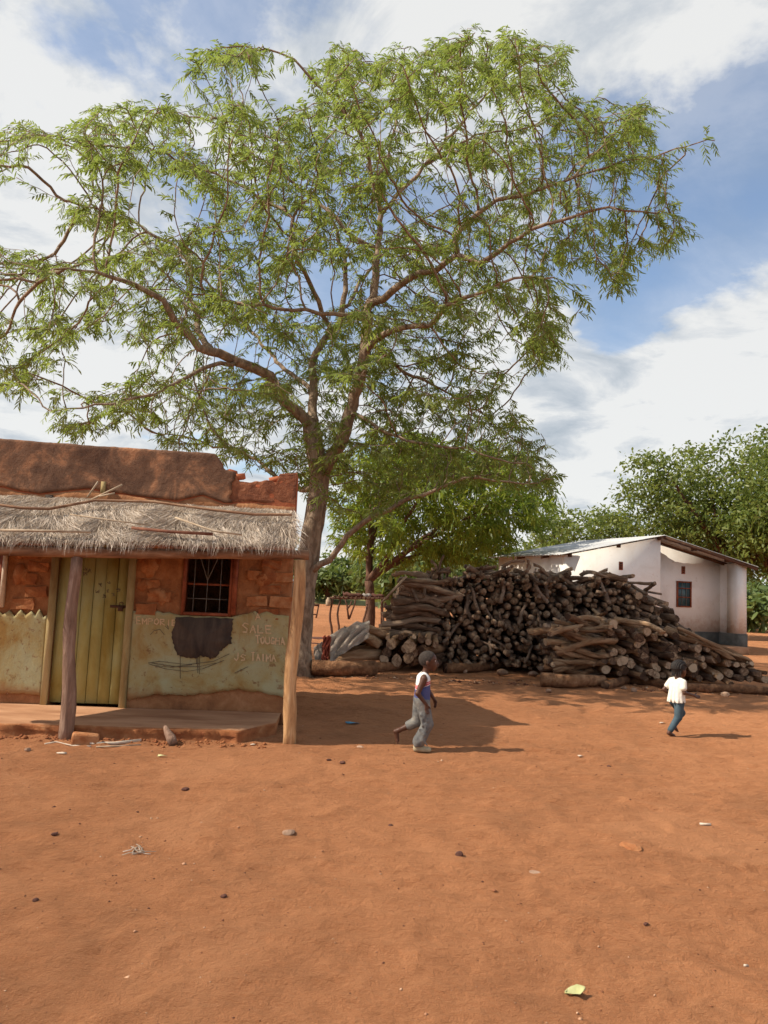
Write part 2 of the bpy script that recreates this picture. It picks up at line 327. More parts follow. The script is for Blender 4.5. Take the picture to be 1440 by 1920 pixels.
def fill_mesh(me, v, faces):
    v = np.asarray(v, np.float32)
    if isinstance(faces, np.ndarray):
        nl = faces.shape[1]; loops = faces.reshape(-1); starts = np.arange(len(faces)) * nl
    else:
        lens = np.array([len(q) for q in faces]); loops = np.array([i for q in faces for i in q]); starts = np.concatenate([[0], np.cumsum(lens)[:-1]])
    me.vertices.add(len(v)); me.vertices.foreach_set('co', v.reshape(-1))
    me.loops.add(len(loops)); me.loops.foreach_set('vertex_index', loops.astype(np.int32))
    me.polygons.add(len(starts)); me.polygons.foreach_set('loop_start', starts.astype(np.int32))
    me.update(calc_edges=True); me.validate()
def origin_of(p):
    o = Vector((0, 0, 0))
    while p is not None: o += p.location; p = p.parent
    return o
def link_mesh(name, me, parent=None):
    o = bpy.data.objects.new(name, me); col.objects.link(o)
    if parent is not None: o.parent = parent
    return o
def build(name, mb, mats, parent=None, loc=None, smooth=False):
    """mesh collected in world coordinates -> object (origin at its parent's origin, or at loc)"""
    if not isinstance(mats, (list, tuple)): mats = [mats]
    off = origin_of(parent) if parent is not None else Vector(loc or (0, 0, 0))
    o = link_mesh(name, mb.mesh(name, [M[k] for k in mats], off, smooth), parent)
    if parent is None: o.location = off
    return o
def build_np(name, v, faces, mat, parent=None, loc=None, smooth=False):
    off = origin_of(parent) if parent is not None else Vector(loc or (0, 0, 0))
    me = bpy.data.meshes.new(name); fill_mesh(me, np.asarray(v) - np.array(off), faces)
    me.materials.append(M[mat])
    if smooth: me.polygons.foreach_set('use_smooth', [True] * len(me.polygons))
    o = link_mesh(name, me, parent)
    if parent is None: o.location = off
    return o
def thing(name, loc, label, cat, group=None):
    o = bpy.data.objects.new(name, None); col.objects.link(o); o.location = loc
    return tag(o, label, cat, group)
def tag(o, label, cat, group=None):
    o['label'] = label; o['category'] = cat
    if group: o['group'] = group
    return o
# cheap smooth value noise (numpy)
def vnoise2(x, y, seed=0):
    x = np.asarray(x, float); y = np.asarray(y, float)
    xi = np.floor(x).astype(np.int64); yi = np.floor(y).astype(np.int64); xf = x - xi; yf = y - yi
    u = xf * xf * (3 - 2 * xf); v = yf * yf * (3 - 2 * yf)
    def hsh(a, b):
        n = (a * 374761393 + b * 668265263 + seed * 974711) & 0xffffffff
        n = ((n ^ (n >> 13)) * 1274126177) & 0xffffffff
        return ((n ^ (n >> 16)) & 0xffff) / 65535.0
    return (hsh(xi, yi) * (1 - u) + hsh(xi + 1, yi) * u) * (1 - v) + (hsh(xi, yi + 1) * (1 - u) + hsh(xi + 1, yi + 1) * u) * v
def fbm(x, y, octs=4, seed=0, gain=0.5):
    a, s, tot = 1.0, 0.0, 0.0
    for k in range(octs):
        s = s + a * (vnoise2(np.asarray(x) * 2 ** k, np.asarray(y) * 2 ** k, seed + k) - 0.5); tot += a; a *= gain
    return s / tot
def rock_mesh(name, seed, mat, flat=0.7):
    r = random.Random(seed); import bmesh
    bm = bmesh.new(); bmesh.ops.create_icosphere(bm, subdivisions=2, radius=1)
    planes = [(Vector((r.gauss(0, 1), r.gauss(0, 1), r.gauss(0, 1))).normalized(), r.uniform(0.55, 0.9)) for _ in range(7)]
    for v in bm.verts:
        for n, d in planes:
            k = v.co.dot(n)
            if k > d: v.co -= n * (k - d)
        v.co.z *= flat; v.co *= r.uniform(0.95, 1.05)
    me = bpy.data.meshes.new(name); bm.to_mesh(me); bm.free(); me.materials.append(M[mat]); return me

# ------------------------------------------------------------------ ground
def spaced(a, b, step, far, grow=1.25):
    xs = list(np.arange(a, b, step)); s = step; x = xs[0]; left = []
    while x > -far: s *= grow; x -= s; left.append(x)
    s = step; x = xs[-1]; right = []
    while x < far: s *= grow; x += s; right.append(x)
    return np.array(left[::-1] + xs + right)
gx = spaced(-4.6, 5.6, 0.027, 900); gy = spaced(2.2, 12.0, 0.027, 900)
def ground_z(x, y):
    x = np.asarray(x, float); y = np.asarray(y, float)
    amp = np.clip(1.2 - np.abs(y - 6) / 60, 0.0, 1)
    z = 0.034 * fbm(x * 0.55, y * 0.9, 3, 3) + 0.040 * fbm(x * 2.0, y * 3.4, 4, 11) + 0.034 * fbm(x * 7, y * 11, 2, 21)
    dent = np.clip(vnoise2(x * 3.4, y * 5.2, 51) - .70, 0, 1) * np.clip(vnoise2(x * .7, y * .8, 52) - .3, 0, 1); z -= 0.16 * dent
    ridge = 1 - np.abs(2 * vnoise2(x * 1.6, y * 3.0, 31) - 1)
    z += 0.020 * ridge ** 6 * (vnoise2(x * 0.5, y * 0.5, 44) > 0.45)
    return z * amp - 0.012
GX, GY = np.meshgrid(gx, gy, indexing='ij')
GZ = ground_z(GX, GY)
def dent(cx, cy, ang, a, b, depth):
    i0, i1 = np.searchsorted(gx, (cx - .3, cx + .3)); j0, j1 = np.searchsorted(gy, (cy - .3, cy + .3))
    X_, Y_ = GX[i0:i1, j0:j1] - cx, GY[i0:i1, j0:j1] - cy; ca, sa_ = math.cos(ang), math.sin(ang)
    q = np.sqrt(((X_ * ca + Y_ * sa_) / a) ** 2 + ((-X_ * sa_ + Y_ * ca) / b) ** 2)
    GZ[i0:i1, j0:j1] += depth * (-np.clip(1.15 - q, 0, 1) * 1.1 + .55 * np.exp(-((q - 1.25) / .28) ** 2))
fr_ = random.Random(21)
for walk in range(26):
    x_, y_, an_ = fr_.uniform(-3.5, 4.5), fr_.uniform(2.6, 9.5), fr_.choice((0, math.pi)) + fr_.gauss(0, .5)
    for st in range(fr_.randint(4, 11)):
        sd_ = .08 * (-1) ** st; dent(x_ - math.sin(an_) * sd_, y_ + math.cos(an_) * sd_, an_ + fr_.gauss(0, .12), fr_.uniform(.085, .12), .045, fr_.uniform(.007, .014))
        x_ += math.cos(an_) * .42; y_ += math.sin(an_) * .42; an_ += fr_.gauss(0, .12)
p0, p1 = gnd(1075, 1900), gnd(1125, 1690)
for k in range(26):
    q_ = p0.lerp(p1, k / 25)
    for sd_ in (-.035, .035): dent(q_.x + sd_, q_.y, (.5 if sd_ > 0 else -.5), .035, .018, .008)
nx, ny = GX.shape
idx = np.arange(nx * ny).reshape(nx, ny)
faces = np.stack([idx[:-1, :-1], idx[1:, :-1], idx[1:, 1:], idx[:-1, 1:]], -1).reshape(-1, 4)
g = build_np('ground', np.stack([GX, GY, GZ], -1).reshape(-1, 3), faces, 'soil', smooth=True); g['kind'] = 'structure'
# pale grass field beyond the yard, behind a low earth bank
fv, ff = [], []
fxs = np.linspace(-160, 12, 60); fys = np.concatenate([[62, 63, 64, 66], np.linspace(70, 600, 30)])
for y in fys:
    for x in fxs:
        e = 1 - math.exp(-(y - 62) / 2.0)
        fv.append((x, y + 6 * float(vnoise2(x * 0.08, 0.3, 5)) + 0.02 * (x + 6) ** 1 * 0, 0.45 * e + 0.25 * float(vnoise2(x * 0.2, y * 0.2, 9)) * e - 0.03))
n = len(fxs)
for j in range(len(fys) - 1):
    for i in range(n - 1): ff.append((j * n + i, j * n + i + 1, (j + 1) * n + i + 1, (j + 1) * n + i))
fo = build_np('field', fv, np.array(ff), 'field', smooth=True); fo['kind'] = 'structure'

# ------------------------------------------------------------------ mud brick building with thatched verandah
WA, WB = Vector((-4.48, 9.36, 0)), Vector((-1.10, 9.51, 0))
WU = (WB - WA).normalized(); WN = Vector((WU.y, -WU.x, 0)); U_END = (WB - WA).length; U_BEG = -2.6
def wp(u, z, off=0.0): return WA + WU * u + WN * off + Vector((0, 0, z))
def wpx(x, y, off=0.0):
    d = ray(x, y); o = Vector((0, 0, CAM_H)); t = (WA + WN * off - o).dot(WN) / d.dot(WN)
    p = o + d * t; return (p - WA).dot(WU), p.z
SLAB_Z = 0.12
house = thing('mud_brick_shop', wp(1.5, 0), 'mud brick building with crumbling parapet, green painted lower wall and straw verandah', 'building')

def shell(cols, zfun_bot, zfun_top, off0, off1, rows, amp, seed, holes=(), rag=0.0):
    """a wall skin between two height profiles: front face with relief, top, bottom, ends and reveals"""
    mb = MB(); nC, nR = len(cols), rows + 1
    zb = [zfun_bot(u) for u in cols]; zt = [zfun_top(u) for u in cols]
    front = []
    for i, u in enumerate(cols):
        for j in range(nR):
            z = zb[i] + (zt[i] - zb[i]) * j / rows
            d = amp * float(fbm(u * 3.1, z * 3.1, 4, seed)) * 2
            if j in (0, rows): d -= amp * 0.5
            du = rag * float(fbm(z * 7, 1.3, 4, seed + 5)) * max(0, 1 - (nC - 1 - i) / 6) if rag else 0
            front.append(wp(u + du, z, off1 + d))
    back = [wp(u, zb[i] + (zt[i] - zb[i]) * j / rows, off0) for i, u in enumerate(cols) for j in range(nR)]
    B = nC * nR; fs = []
    def inhole(i, j):
        uc = (cols[i] + cols[i + 1]) / 2; zc = (zb[i] + zb[i + 1]) / 2 + ((zt[i] + zt[i + 1]) / 2 - (zb[i] + zb[i + 1]) / 2) * (j + 0.5) / rows
        return any(a < uc < b and c < zc < d for a, b, c, d in holes)
    solid = [[not inhole(i, j) for j in range(rows)] for i in range(nC - 1)]
    q = lambda i, j: i * nR + j
    for i in range(nC - 1):
        for j in range(rows):
            if not solid[i][j]: continue
            fs.append((q(i, j), q(i + 1, j), q(i + 1, j + 1), q(i, j + 1)))
            fs.append((B + q(i, j), B + q(i, j + 1), B + q(i + 1, j + 1), B + q(i + 1, j)))
            for di, dj, e in ((-1, 0, ((i, j + 1), (i, j))), (1, 0, ((i + 1, j), (i + 1, j + 1))), (0, -1, ((i, j), (i + 1, j))), (0, 1, ((i + 1, j + 1), (i, j + 1)))):
                ii, jj = i + di, j + dj
                if not (0 <= ii < nC - 1 and 0 <= jj < rows and solid[ii][jj]):
                    a, b_ = q(*e[0]), q(*e[1]); fs.append((a, B + a, B + b_, b_))
    mb.add(front + back, fs); return mb
def hcut(x0, y0, x1, y1):
    (u0, z1), (u1, z0) = wpx(x0, y0), wpx(x1, y1); return u0, u1, z0, z1
# openings, from the photograph
dL = (wpx(110, 1050)[0] + wpx(90, 1315)[0]) / 2; dR = (wpx(243, 1050)[0] + wpx(226, 1318)[0]) / 2
DOOR = (dL, dR, SLAB_Z - 0.2, 2.12)
wL = (wpx(345, 1056)[0] + wpx(340, 1150)[0]) / 2; wR = (wpx(440, 1056)[0] + wpx(432, 1152)[0]) / 2
WZ0 = (wpx(342, 1153)[1] + wpx(432, 1155)[1]) / 2
WIN = (wL, wR, WZ0, 2.10)
U5 = wpx(4, 1150)[0]
WIN2 = (U5 - 0.85, U5 - 0.03, WZ0, 2.10)
def cols_for(a, b, step, extra):
    c = list(np.arange(a, b, step)) + [b] + [e for e in extra if a < e < b]
    c = sorted(c); out = [c[0]]
    for x in c[1:]:
        if x - out[-1] > 0.012 or x in extra:
            if x - out[-1] <= 0.012 and out[-1] not in extra: out.pop()
            out.append(x)
    return out
EX = [DOOR[0], DOOR[1], WIN[0], WIN[1], WIN2[0], WIN2[1]]
# parapet outline (pixel -> wall)
prof = [wpx(x, y) for x, y in ((-400, 795), (0, 822), (150, 834), (300, 844), (404, 851), (412, 862), (416, 880), (442, 888), (447, 903), (470, 904), (500, 900), (520, 906), (524, 889), (545, 886), (567, 888))]
pu = [p[0] for p in prof]; pz = [p[1] for p in prof]; pu[-1] = U_END + 0.2
def top_of(u): return float(np.interp(u, pu, pz)) + 0.02 * float(fbm(u * 9, 0.5, 3, 77)) 
crack = [wpx(x, y) for x, y in ((-300, 905), (0, 912), (75, 926), (100, 922), (170, 916), (260, 930), (330, 938), (380, 928), (420, 942), (470, 940), (520, 946), (560, 948))]
cu = [p[0] for p in crack]; cz = [p[1] for p in crack]
def crack_of(u): return float(np.interp(u, cu, cz)) + 0.02 * float(fbm(u * 6, 2.5, 3, 78))
# core wall (lower, mud mortar face) with openings; rows must meet the openings: use fixed z rows
def core():
    cols = cols_for(U_BEG, U_END, 0.06, EX); mb = MB()
    zs = sorted(set([-0.1, SLAB_Z, 0.4, 0.7, 1.0, WZ0, 1.4, 1.6, 1.8, 2.0, 2.10, 2.12, 2.3, 2.5]))
    # every opening edge is a grid line
    fr, bk, fs = [], [], []
    for u in cols:
        for z in zs:
            fr.append(wp(u, z, 0.015 * float(fbm(u * 5, z * 5, 3, 5)))); bk.append(wp(u, z, -0.24))
    nR = len(zs); B = len(fr)
    def solid(i, j):
        if not (0 <= i < len(cols) - 1 and 0 <= j < nR - 1): return False
        uc, zc = (cols[i] + cols[i + 1]) / 2, (zs[j] + zs[j + 1]) / 2
        return not any(a < uc < b and c < zc < d for a, b, c, d in (DOOR, WIN, WIN2))
    for i in range(len(cols) - 1):
        for j in range(nR - 1):
            if not solid(i, j): continue
            q = lambda a, b: a * nR + b
            fs.append((q(i, j), q(i + 1, j), q(i + 1, j + 1), q(i, j + 1)))
            fs.append((B + q(i, j), B + q(i, j + 1), B + q(i + 1, j + 1), B + q(i + 1, j)))
            for di, dj, e in ((-1, 0, ((i, j + 1), (i, j))), (1, 0, ((i + 1, j), (i + 1, j + 1))), (0, -1, ((i, j), (i + 1, j))), (0, 1, ((i + 1, j + 1), (i, j + 1)))):
                if not solid(i + di, j + dj):
                    a, b_ = q(*e[0]), q(*e[1]); fs.append((a, B + a, B + b_, b_))
    mb.add(fr + bk, fs); return mb
wall = build('wall', core(), 'mud', house)
wall['label'] = 'bare mud brick wall face between painted plaster and thatch'
pc = cols_for(U_BEG, U_END, 0.03, [])
upper = shell(pc, lambda u: 2.5, lambda u: top_of(u) - 0.015, -0.24, 0.0, 6, 0.008, 61)
build('parapet_core', upper, 'redbrick', house)
u_br = wpx(432, 900)[0]
par = shell([u for u in pc if u <= u_br], crack_of, top_of, -0.0, 0.020, 22, 0.014, 41, rag=.30)
build('parapet_render', par, 'parapet', house)
par = shell([u for u in pc if u >= u_br - .16], crack_of, lambda u: top_of(u) + .035 * float(fbm(u * 16, 3.3, 3, 9)), -0.0, 0.010, 12, 0.020, 47)
o = build('broken_parapet', par, 'redmud', house); o['label'] = 'broken red end of the parapet with bare mud brick'
lowr = shell(pc, lambda u: 2.34, lambda u: crack_of(u) - 0.02 + 0.01 * float(fbm(u * 12, 0, 2, 3)), -0.0, 0.014, 5, 0.01, 43)
build('lower_render', lowr, 'mud', house)
# loose fired bricks standing on the broken parapet
bri = MB(); bri.box((-0.11, -0.05, -0.05), (0.11, 0.05, 0.05)); bme = bri.mesh('brick', [M['redbrick']])
for x, y, an in ((444, 893, 0.5), (517, 897, 0.2), (527, 903, -0.4), (432, 886, 1.2)):
    u, z = wpx(x, y); o = link_mesh('brick', bme, house); o.location = wp(u, z, -0.08) - house.location; o.rotation_euler = (rnd.uniform(-.3, .3), rnd.uniform(-.3, .3), an); o.scale = (0.8, 0.8, 0.7)
# side, back and roof so that the rooms are closed and dark
mb = MB()
E0 = wp(U_END, 0, -0.24); E1 = E0 + Vector((-0.30, 1.95, 0))
def quadwall(a, b, h0, h1, th):
    d = (b - a).normalized(); nrm = Vector((-d.y, d.x, 0)) * th
    v = [a, b, b + nrm, a + nrm]; v = [p + Vector((0, 0, -0.1)) for p in v] + [a + Vector((0, 0, h0)), b + Vector((0, 0, h1)), b + nrm + Vector((0, 0, h1)), a + nrm + Vector((0, 0, h0))]
    mb.add(v, [(0, 3, 2, 1), (4, 5, 6, 7), (0, 1, 5, 4), (1, 2, 6, 5), (2, 3, 7, 6), (3, 0, 4, 7)])
quadwall(E0, E1, 2.95, 2.75, 0.22)
L0 = wp(U_BEG, 0, -0.24); L1 = L0 + Vector((-0.1, 1.95, 0))
quadwall(L1, L0, 2.75, 3.1, 0.22); quadwall(E1 + Vector((0, 0.0, 0)), L1, 2.75, 2.75, -0.22)
build('side_and_back_wall', mb, 'mud', house)
mb = MB(); mb.add([E0 + Vector((-.02, 0.01, 2.45)), E1 + Vector((-.02, 0, 2.40)), L1 + Vector((0.02, 0, 2.40)), L0 + Vector((0.02, 0.01, 2.45)), E0 + Vector((-.02, 0.01, 2.52)), E1 + Vector((-.02, 0, 2.47)), L1 + Vector((0.02, 0, 2.47)), L0 + Vector((.02, 0.01, 2.52))],
                  [(0, 1, 2, 3), (7, 6, 5, 4), (0, 4, 5, 1), (1, 5, 6, 2), (2, 6, 7, 3), (3, 7, 4, 0)])
build('flat_roof', mb, 'tin', house)
# mud bricks showing in the unplastered band
def rough_brick(seed):
    import bmesh
    r = random.Random(seed); bm = bmesh.new()
    bmesh.ops.create_cube(bm, size=1)
    bmesh.ops.subdivide_edges(bm, edges=bm.edges[:], cuts=1, use_grid_fill=True)
    for v in bm.verts: v.co = Vector((v.co.x * 0.27 + r.uniform(-.014, .014), v.co.y * 0.05 + r.uniform(-.010, .010), v.co.z * 0.125 + r.uniform(-.011, .011)))
    me = bpy.data.meshes.new('brick'); bm.to_mesh(me); bm.free(); me.materials.append(M['brick']); return me
bms = [rough_brick(k) for k in range(7)]
ang = math.atan2(WU.y, WU.x)
zz = 1.30; row = 0
while zz < 2.3:
    u = -0.12 - (0.15 if row % 2 else 0)
    while u < U_END - 0.1:
        lo, hi = u - 0.14, u + 0.14
        if not any(a - 0.06 < hi and b + 0.06 > lo and c - 0.05 < zz < d + 0.02 for a, b, c, d in (DOOR, WIN, WIN2)) and rnd.random() < 0.86:
            o = link_mesh('brick', rnd.choice(bms), wall)
            o.location = wp(u, zz, 0.004 + rnd.uniform(-0.008, 0.01)) - house.location
            o.rotation_euler = (rnd.uniform(-.04, .04), rnd.uniform(-.05, .05), ang + rnd.uniform(-.03, .03)); o.scale = (rnd.uniform(0.86, 1.04), 1, rnd.uniform(.85, 1.05))
        u += 0.295
    zz += 0.152; row += 1
# mud smears thrown over the bricks
for k in range(9):
    u0 = rnd.choice([rnd.uniform(0.05, DOOR[0] - .2), rnd.uniform(DOOR[1] + .15, WIN[0] - .2), rnd.uniform(DOOR[1] + .15, WIN[0] - .2), rnd.uniform(WIN[1] + .2, U_END - .2)]); z0 = rnd.uniform(1.4, 2.05)
    n = 18; mb = MB(); rx, rz = rnd.uniform(.06, .13), rnd.uniform(.05, .13)
    vs = [wp(u0, z0, 0.062)]
    for ring, f_, dpt in ((1, .6, .055), (2, 1.0, .018)):
        for i in range(n):
            a = 2 * math.pi * i / n; q = f_ * (1 + 0.55 * float(fbm(math.cos(a) * 1.7 + k * 9, math.sin(a) * 1.7, 3, 8)) * 2)
            vs.append(wp(u0 + rx * q * math.cos(a), z0 + rz * q * math.sin(a), dpt + 0.012 * rnd.random() if ring == 1 else dpt))
    fs = [(0, 1 + i, 1 + (i + 1) % n) for i in range(n)] + [(1 + i, 1 + n + i, 1 + n + (i + 1) % n, 1 + (i + 1) % n) for i in range(n)]
    mb.add(vs, fs); build('mud_smear', mb, 'brick', wall)
# painted plaster dado with a zigzag upper edge
zig = [(-60, 1150), (-20, 1160), (0, 1146), (7, 1153), (20, 1144), (29, 1156), (41, 1143), (50, 1154), (61, 1145), (68, 1155), (75, 1142), (83, 1158), (100, 1146), (240, 1145), (262, 1146), (270, 1152), (280, 1144), (289, 1148), (297, 1145), (306, 1149), (318, 1148), (326, 1151), (340, 1154), (435, 1157), (452, 1153), (466, 1150), (478, 1145), (486, 1151), (500, 1146), (515, 1152), (540, 1155), (560, 1156)]
zu = [wpx(*p) for p in zig]; zuu = [p[0] for p in zu]; zzz = [p[1] for p in zu]
bot = [wpx(x, y) for x, y in ((-60, 1296), (60, 1300), (90, 1306), (225, 1312), (262, 1308), (300, 1300), (350, 1304), (400, 1298), (440, 1292), (500, 1299), (520, 1303), (535, 1310), (560, 1310))]
bu = [p[0] for p in bot]; bz = [p[1] for p in bot]
def dado(a, b):
    cols = cols_for(a, b, 0.02, [u for u in zuu if a < u < b])
    return shell(cols, lambda u: float(np.interp(u, bu, bz)) + 0.05 * float(fbm(u * 11, 1.5, 3, 13)), lambda u: float(np.interp(u, zuu, zzz)) + 0.012 * float(fbm(u * 22, .5, 2, 19)), 0.0, 0.034, 22, 0.007, 17)
for a, b in ((U_BEG, DOOR[0] - 0.075), (DOOR[1] + 0.085, U_END)):
    build('painted_plaster', dado(a, b), 'plaster', house)
# black soot patch, charcoal drawing and drips below the window
PO = 0.046
def patch(pxs, off, mat, name, jag=0.012):
    vs = []; 
    for k, (x, y) in enumerate(pxs):
        x2, y2 = pxs[(k + 1) % len(pxs)]
        for s_ in range(5):
            u, z = wpx(x + (x2 - x) * s_ / 5, y + (y2 - y) * s_ / 5, off); vs.append((u + rnd.uniform(-jag, jag), z + rnd.uniform(-jag, jag)))
    cu_ = sum(p[0] for p in vs) / len(vs); cz_ = sum(p[1] for p in vs) / len(vs)
    vs.sort(key=lambda p: math.atan2(p[1] - cz_, p[0] - cu_), reverse=True)
    n = len(vs); P_ = [wp(cu_, cz_, off + .003)] + [wp(u, z, off + .003) for u, z in vs] + [wp(u, z, off - 0.02) for u, z in vs]
    fs = [(0, 1 + (i + 1) % n, 1 + i) for i in range(n)] + [(1 + i, 1 + (i + 1) % n, 1 + n + (i + 1) % n, 1 + n + i) for i in range(n)]
    mb = MB(); mb.add(P_, fs); return build(name, mb, mat, house)
patch([(330, 1158), (375, 1157), (437, 1159), (434, 1185), (433, 1206), (418, 1216), (404, 1232), (395, 1235), (378, 1230), (366, 1234), (345, 1232), (333, 1228), (324, 1205), (322, 1190), (327, 1172)], PO, 'soot', 'soot_patch', .010)
def strokes(lines, off, wd, mat, name):
    mb = MB()
    for ln in lines:
        for (a, b) in zip(ln[:-1], ln[1:]):
            (u0, z0), (u1, z1) = wpx(*a, off), wpx(*b, off)
            d = Vector((u1 - u0, z1 - z0)); 
            if d.length < 1e-5: continue
            p = Vector((-d.y, d.x)).normalized() * wd / 2 * rnd.uniform(.7, 1.2); e = d.normalized() * wd * 0.3
            q = [(u0 - e.x - p.x, z0 - e.y - p.y), (u1 + e.x - p.x, z1 + e.y - p.y), (u1 + e.x + p.x, z1 + e.y + p.y), (u0 - e.x + p.x, z0 - e.y + p.y)]
            o2 = off + rnd.uniform(0.001, 0.004)
            mb.add([wp(u, z, o2) for u, z in q], [(0, 1, 2, 3)])
    return build(name, mb, mat, house)
for q in ([(371, 1224), (371, 1262)], [(367, 1224), (369, 1245)], [(374, 1228), (374, 1264)], [(338, 1226), (338, 1272)]): strokes([q], PO, 0.007, 'soot', 'soot_drip')
sc_l = [[(278, 1243), (300, 1240), (350, 1246), (400, 1240), (430, 1226)], [(280, 1245), (310, 1254), (350, 1259), (380, 1254), (420, 1238)], [(284, 1243), (330, 1250), (372, 1250), (405, 1243)], [(285, 1247), (320, 1251), (360, 1246)], [(290, 1182), (300, 1180), (308, 1190)], [(282, 1190), (290, 1181)], [(310, 1174), (316, 1180), (314, 1172)], [(440, 1262), (465, 1250)]]
for q in sc_l: strokes([q], PO, 0.007, 'charcoal', 'charcoal_scribble')
GL = {'E': [[(1, 0), (0, 0), (0, 1), (1, 1)], [(0, .5), (.8, .5)]], 'M': [[(0, 0), (0, 1), (.5, .4), (1, 1), (1, 0)]], 'P': [[(0, 0), (0, 1), (.9, .9), (.9, .6), (0, .5)]], 'O': [[(.5, 0), (0, .3), (0, .75), (.5, 1), (1, .75), (1, .3), (.5, 0)]],
      'R': [[(0, 0), (0, 1), (.9, .9), (.9, .6), (0, .5), (1, 0)]], 'I': [[(.5, 0), (.5, 1)]], 'S': [[(1, .9), (.4, 1), (0, .75), (.9, .4), (.8, .05), (0, .1)]], 'A': [[(0, 0), (.5, 1), (1, 0)], [(.2, .4), (.8, .4)]], 'L': [[(0, 1), (0, 0), (.9, 0)]],
      'T': [[(0, 1), (1, 1)], [(.5, 1), (.5, 0)]], 'U': [[(0, 1), (0, .2), (.5, 0), (1, .2), (1, 1)]], 'G': [[(1, .85), (.5, 1), (0, .6), (.1, .1), (.8, 0), (1, .4), (.5, .4)]], 'H': [[(0, 0), (0, 1)], [(1, 0), (1, 1)], [(0, .5), (1, .5)]], 'J': [[(.8, 1), (.8, .2), (.4, 0), (0, .2)]]}
def write(txt, x, y, wd, ht, gap, name='chalk_writing', t=0.013):
    L = []
    for i, ch in enumerate(txt):
        if ch == ' ': continue
        k = 1.0 if i else 1.25
        for pl in GL[ch]: L.append([(x + i * (wd + gap) + a * wd + rnd.uniform(-.7, .7), y - b * ht * k + rnd.uniform(-.7, .7) + i * 0.5) for a, b in pl])
    strokes(L, PO, t, 'chalk', name)
write('EMPORIE', 256, 1170, 8, 11, 3.2)
write('SALE', 455, 1186, 10, 14, 4.5, t=0.016); write('A', 479, 1162, 9, 9, 3)
write('TOUGHA', 480, 1206, 6.5, 12, 2.8, t=0.016); write('TAIMA', 471, 1238, 7, 12, 2.6, t=0.016); write('JS', 440, 1238, 8, 11, 4)
# door
door = bpy.data.objects.new('door', None); col.objects.link(door); door.parent = house
def wbox(mb, u0, u1, z0, z1, o0, o1, lean=0.0):
    v = [wp(u0, z0, o1), wp(u1, z0, o1), wp(u1, z0, o0), wp(u0, z0, o0), wp(u0 + lean, z1, o1), wp(u1 + lean, z1, o1), wp(u1 + lean, z1, o0), wp(u0 + lean, z1, o0)]
    mb.add(v, [(0, 3, 2, 1), (4, 5, 6, 7), (0, 1, 5, 4), (1, 2, 6, 5), (2, 3, 7, 6), (3, 0, 4, 7)])
npk = 6; gapw = (DOOR[1] - DOOR[0]) / npk
for k in range(npk):
    mb = MB(); wbox(mb, DOOR[0] + k * gapw + 0.004, DOOR[0] + (k + 1) * gapw - 0.004, SLAB_Z + 0.02 + rnd.uniform(0, .012), 2.10, -0.07, -0.04 + rnd.uniform(-.004, .004)); build('plank', mb, 'doorpaint', door)
for u0, u1 in ((DOOR[0] - 0.07, DOOR[0]), (DOOR[1], DOOR[1] + 0.08)):
    mb = MB(); wbox(mb, u0, u1, SLAB_Z - 0.02, 2.14, -0.10, 0.05); build('door_frame', mb, 'framewood', door)
mb = MB(); u, z = wpx(221, 1138); wbox(mb, u - 0.10, u + 0.09, z - 0.012, z + 0.02, -0.04, -0.022); wbox(mb, u + 0.0, u + 0.06, z - 0.05, z + 0.015, -0.022, 0.0)
mb.tube([wp(u + .01, z + .01, -.01), wp(u + .012, z + .05, -.01), wp(u + .04, z + .06, -.01), wp(u + .055, z + .05, -.01), wp(u + .055, z + .01, -.01)], 0.006, 6); build('hasp_and_padlock', mb, 'rafter', door)
mb = MB(); strk = []
for (x, y) in ((160, 1066), (168, 1070), (160, 1076), (187, 1097), (205, 1092), (183, 1108), (203, 1107), (212, 1115), (222, 1107), (196, 1118)):
    for _ in range(3): strk.append([(x + rnd.uniform(-4, 4), y + rnd.uniform(-4, 4)) for _ in range(4)])
for q in strk: strokes([q], -0.037, 0.005, 'charcoal', 'pencil_mark').parent = door
# window with red steel frame and burglar bars
def window(W, full):
    win = bpy.data.objects.new('window', None); col.objects.link(win); win.parent = house
    a, b, c, d = W
    for nm, args in (('frame', (a, a + .035, c, d, -.12, .03)), ('frame', (b - .035, b, c, d, -.12, .03)), ('frame', (a + .035, b - .035, c, c + .035, -.12, .035)), ('frame', (a + .035, b - .035, d - .035, d, -.12, .03)), ('mullion', (a + .035, b - .035, (c + d) / 2 - 0.06, (c + d) / 2 - 0.035, -.09, -.05))):
        mb = MB(); wbox(mb, *args); build(nm, mb, 'rust', win)
    if full:
        mb = MB(); wbox(mb, b + 0.002, b + .06, c + 0.02, d, 0.0, .045); build('jamb', mb, 'rust', win)
    aw, bw = a + .035, b - .035; w_ = bw - aw
    for f in (0.18, 0.48, 0.78):
        mb = MB(); mb.tube([wp(aw + f * w_, c + .03, -.03), wp(aw + f * w_, d - .03, -.03)], 0.005, 6); build('bar', mb, 'iron', win)
    mm_ = (c + d) / 2
    for p, q in (((aw + .22 * w_, d - .05), (aw + .48 * w_, mm_)), ((aw + .76 * w_, d - .05), (aw + .48 * w_, mm_)), ((aw + .02, c + .2), (bw - .02, c + .2))):
        mb = MB(); mb.tube([wp(*p, -.022), wp(*q, -.022)], 0.005, 6); build('bar', mb, 'iron', win)
window(WIN, True); window(WIN2, False)
mb = MB(); wbox(mb, WIN2[1] + .002, WIN2[1] + .05, WZ0, 2.12, 0.0, .05); build('jamb', mb, 'pale', house)
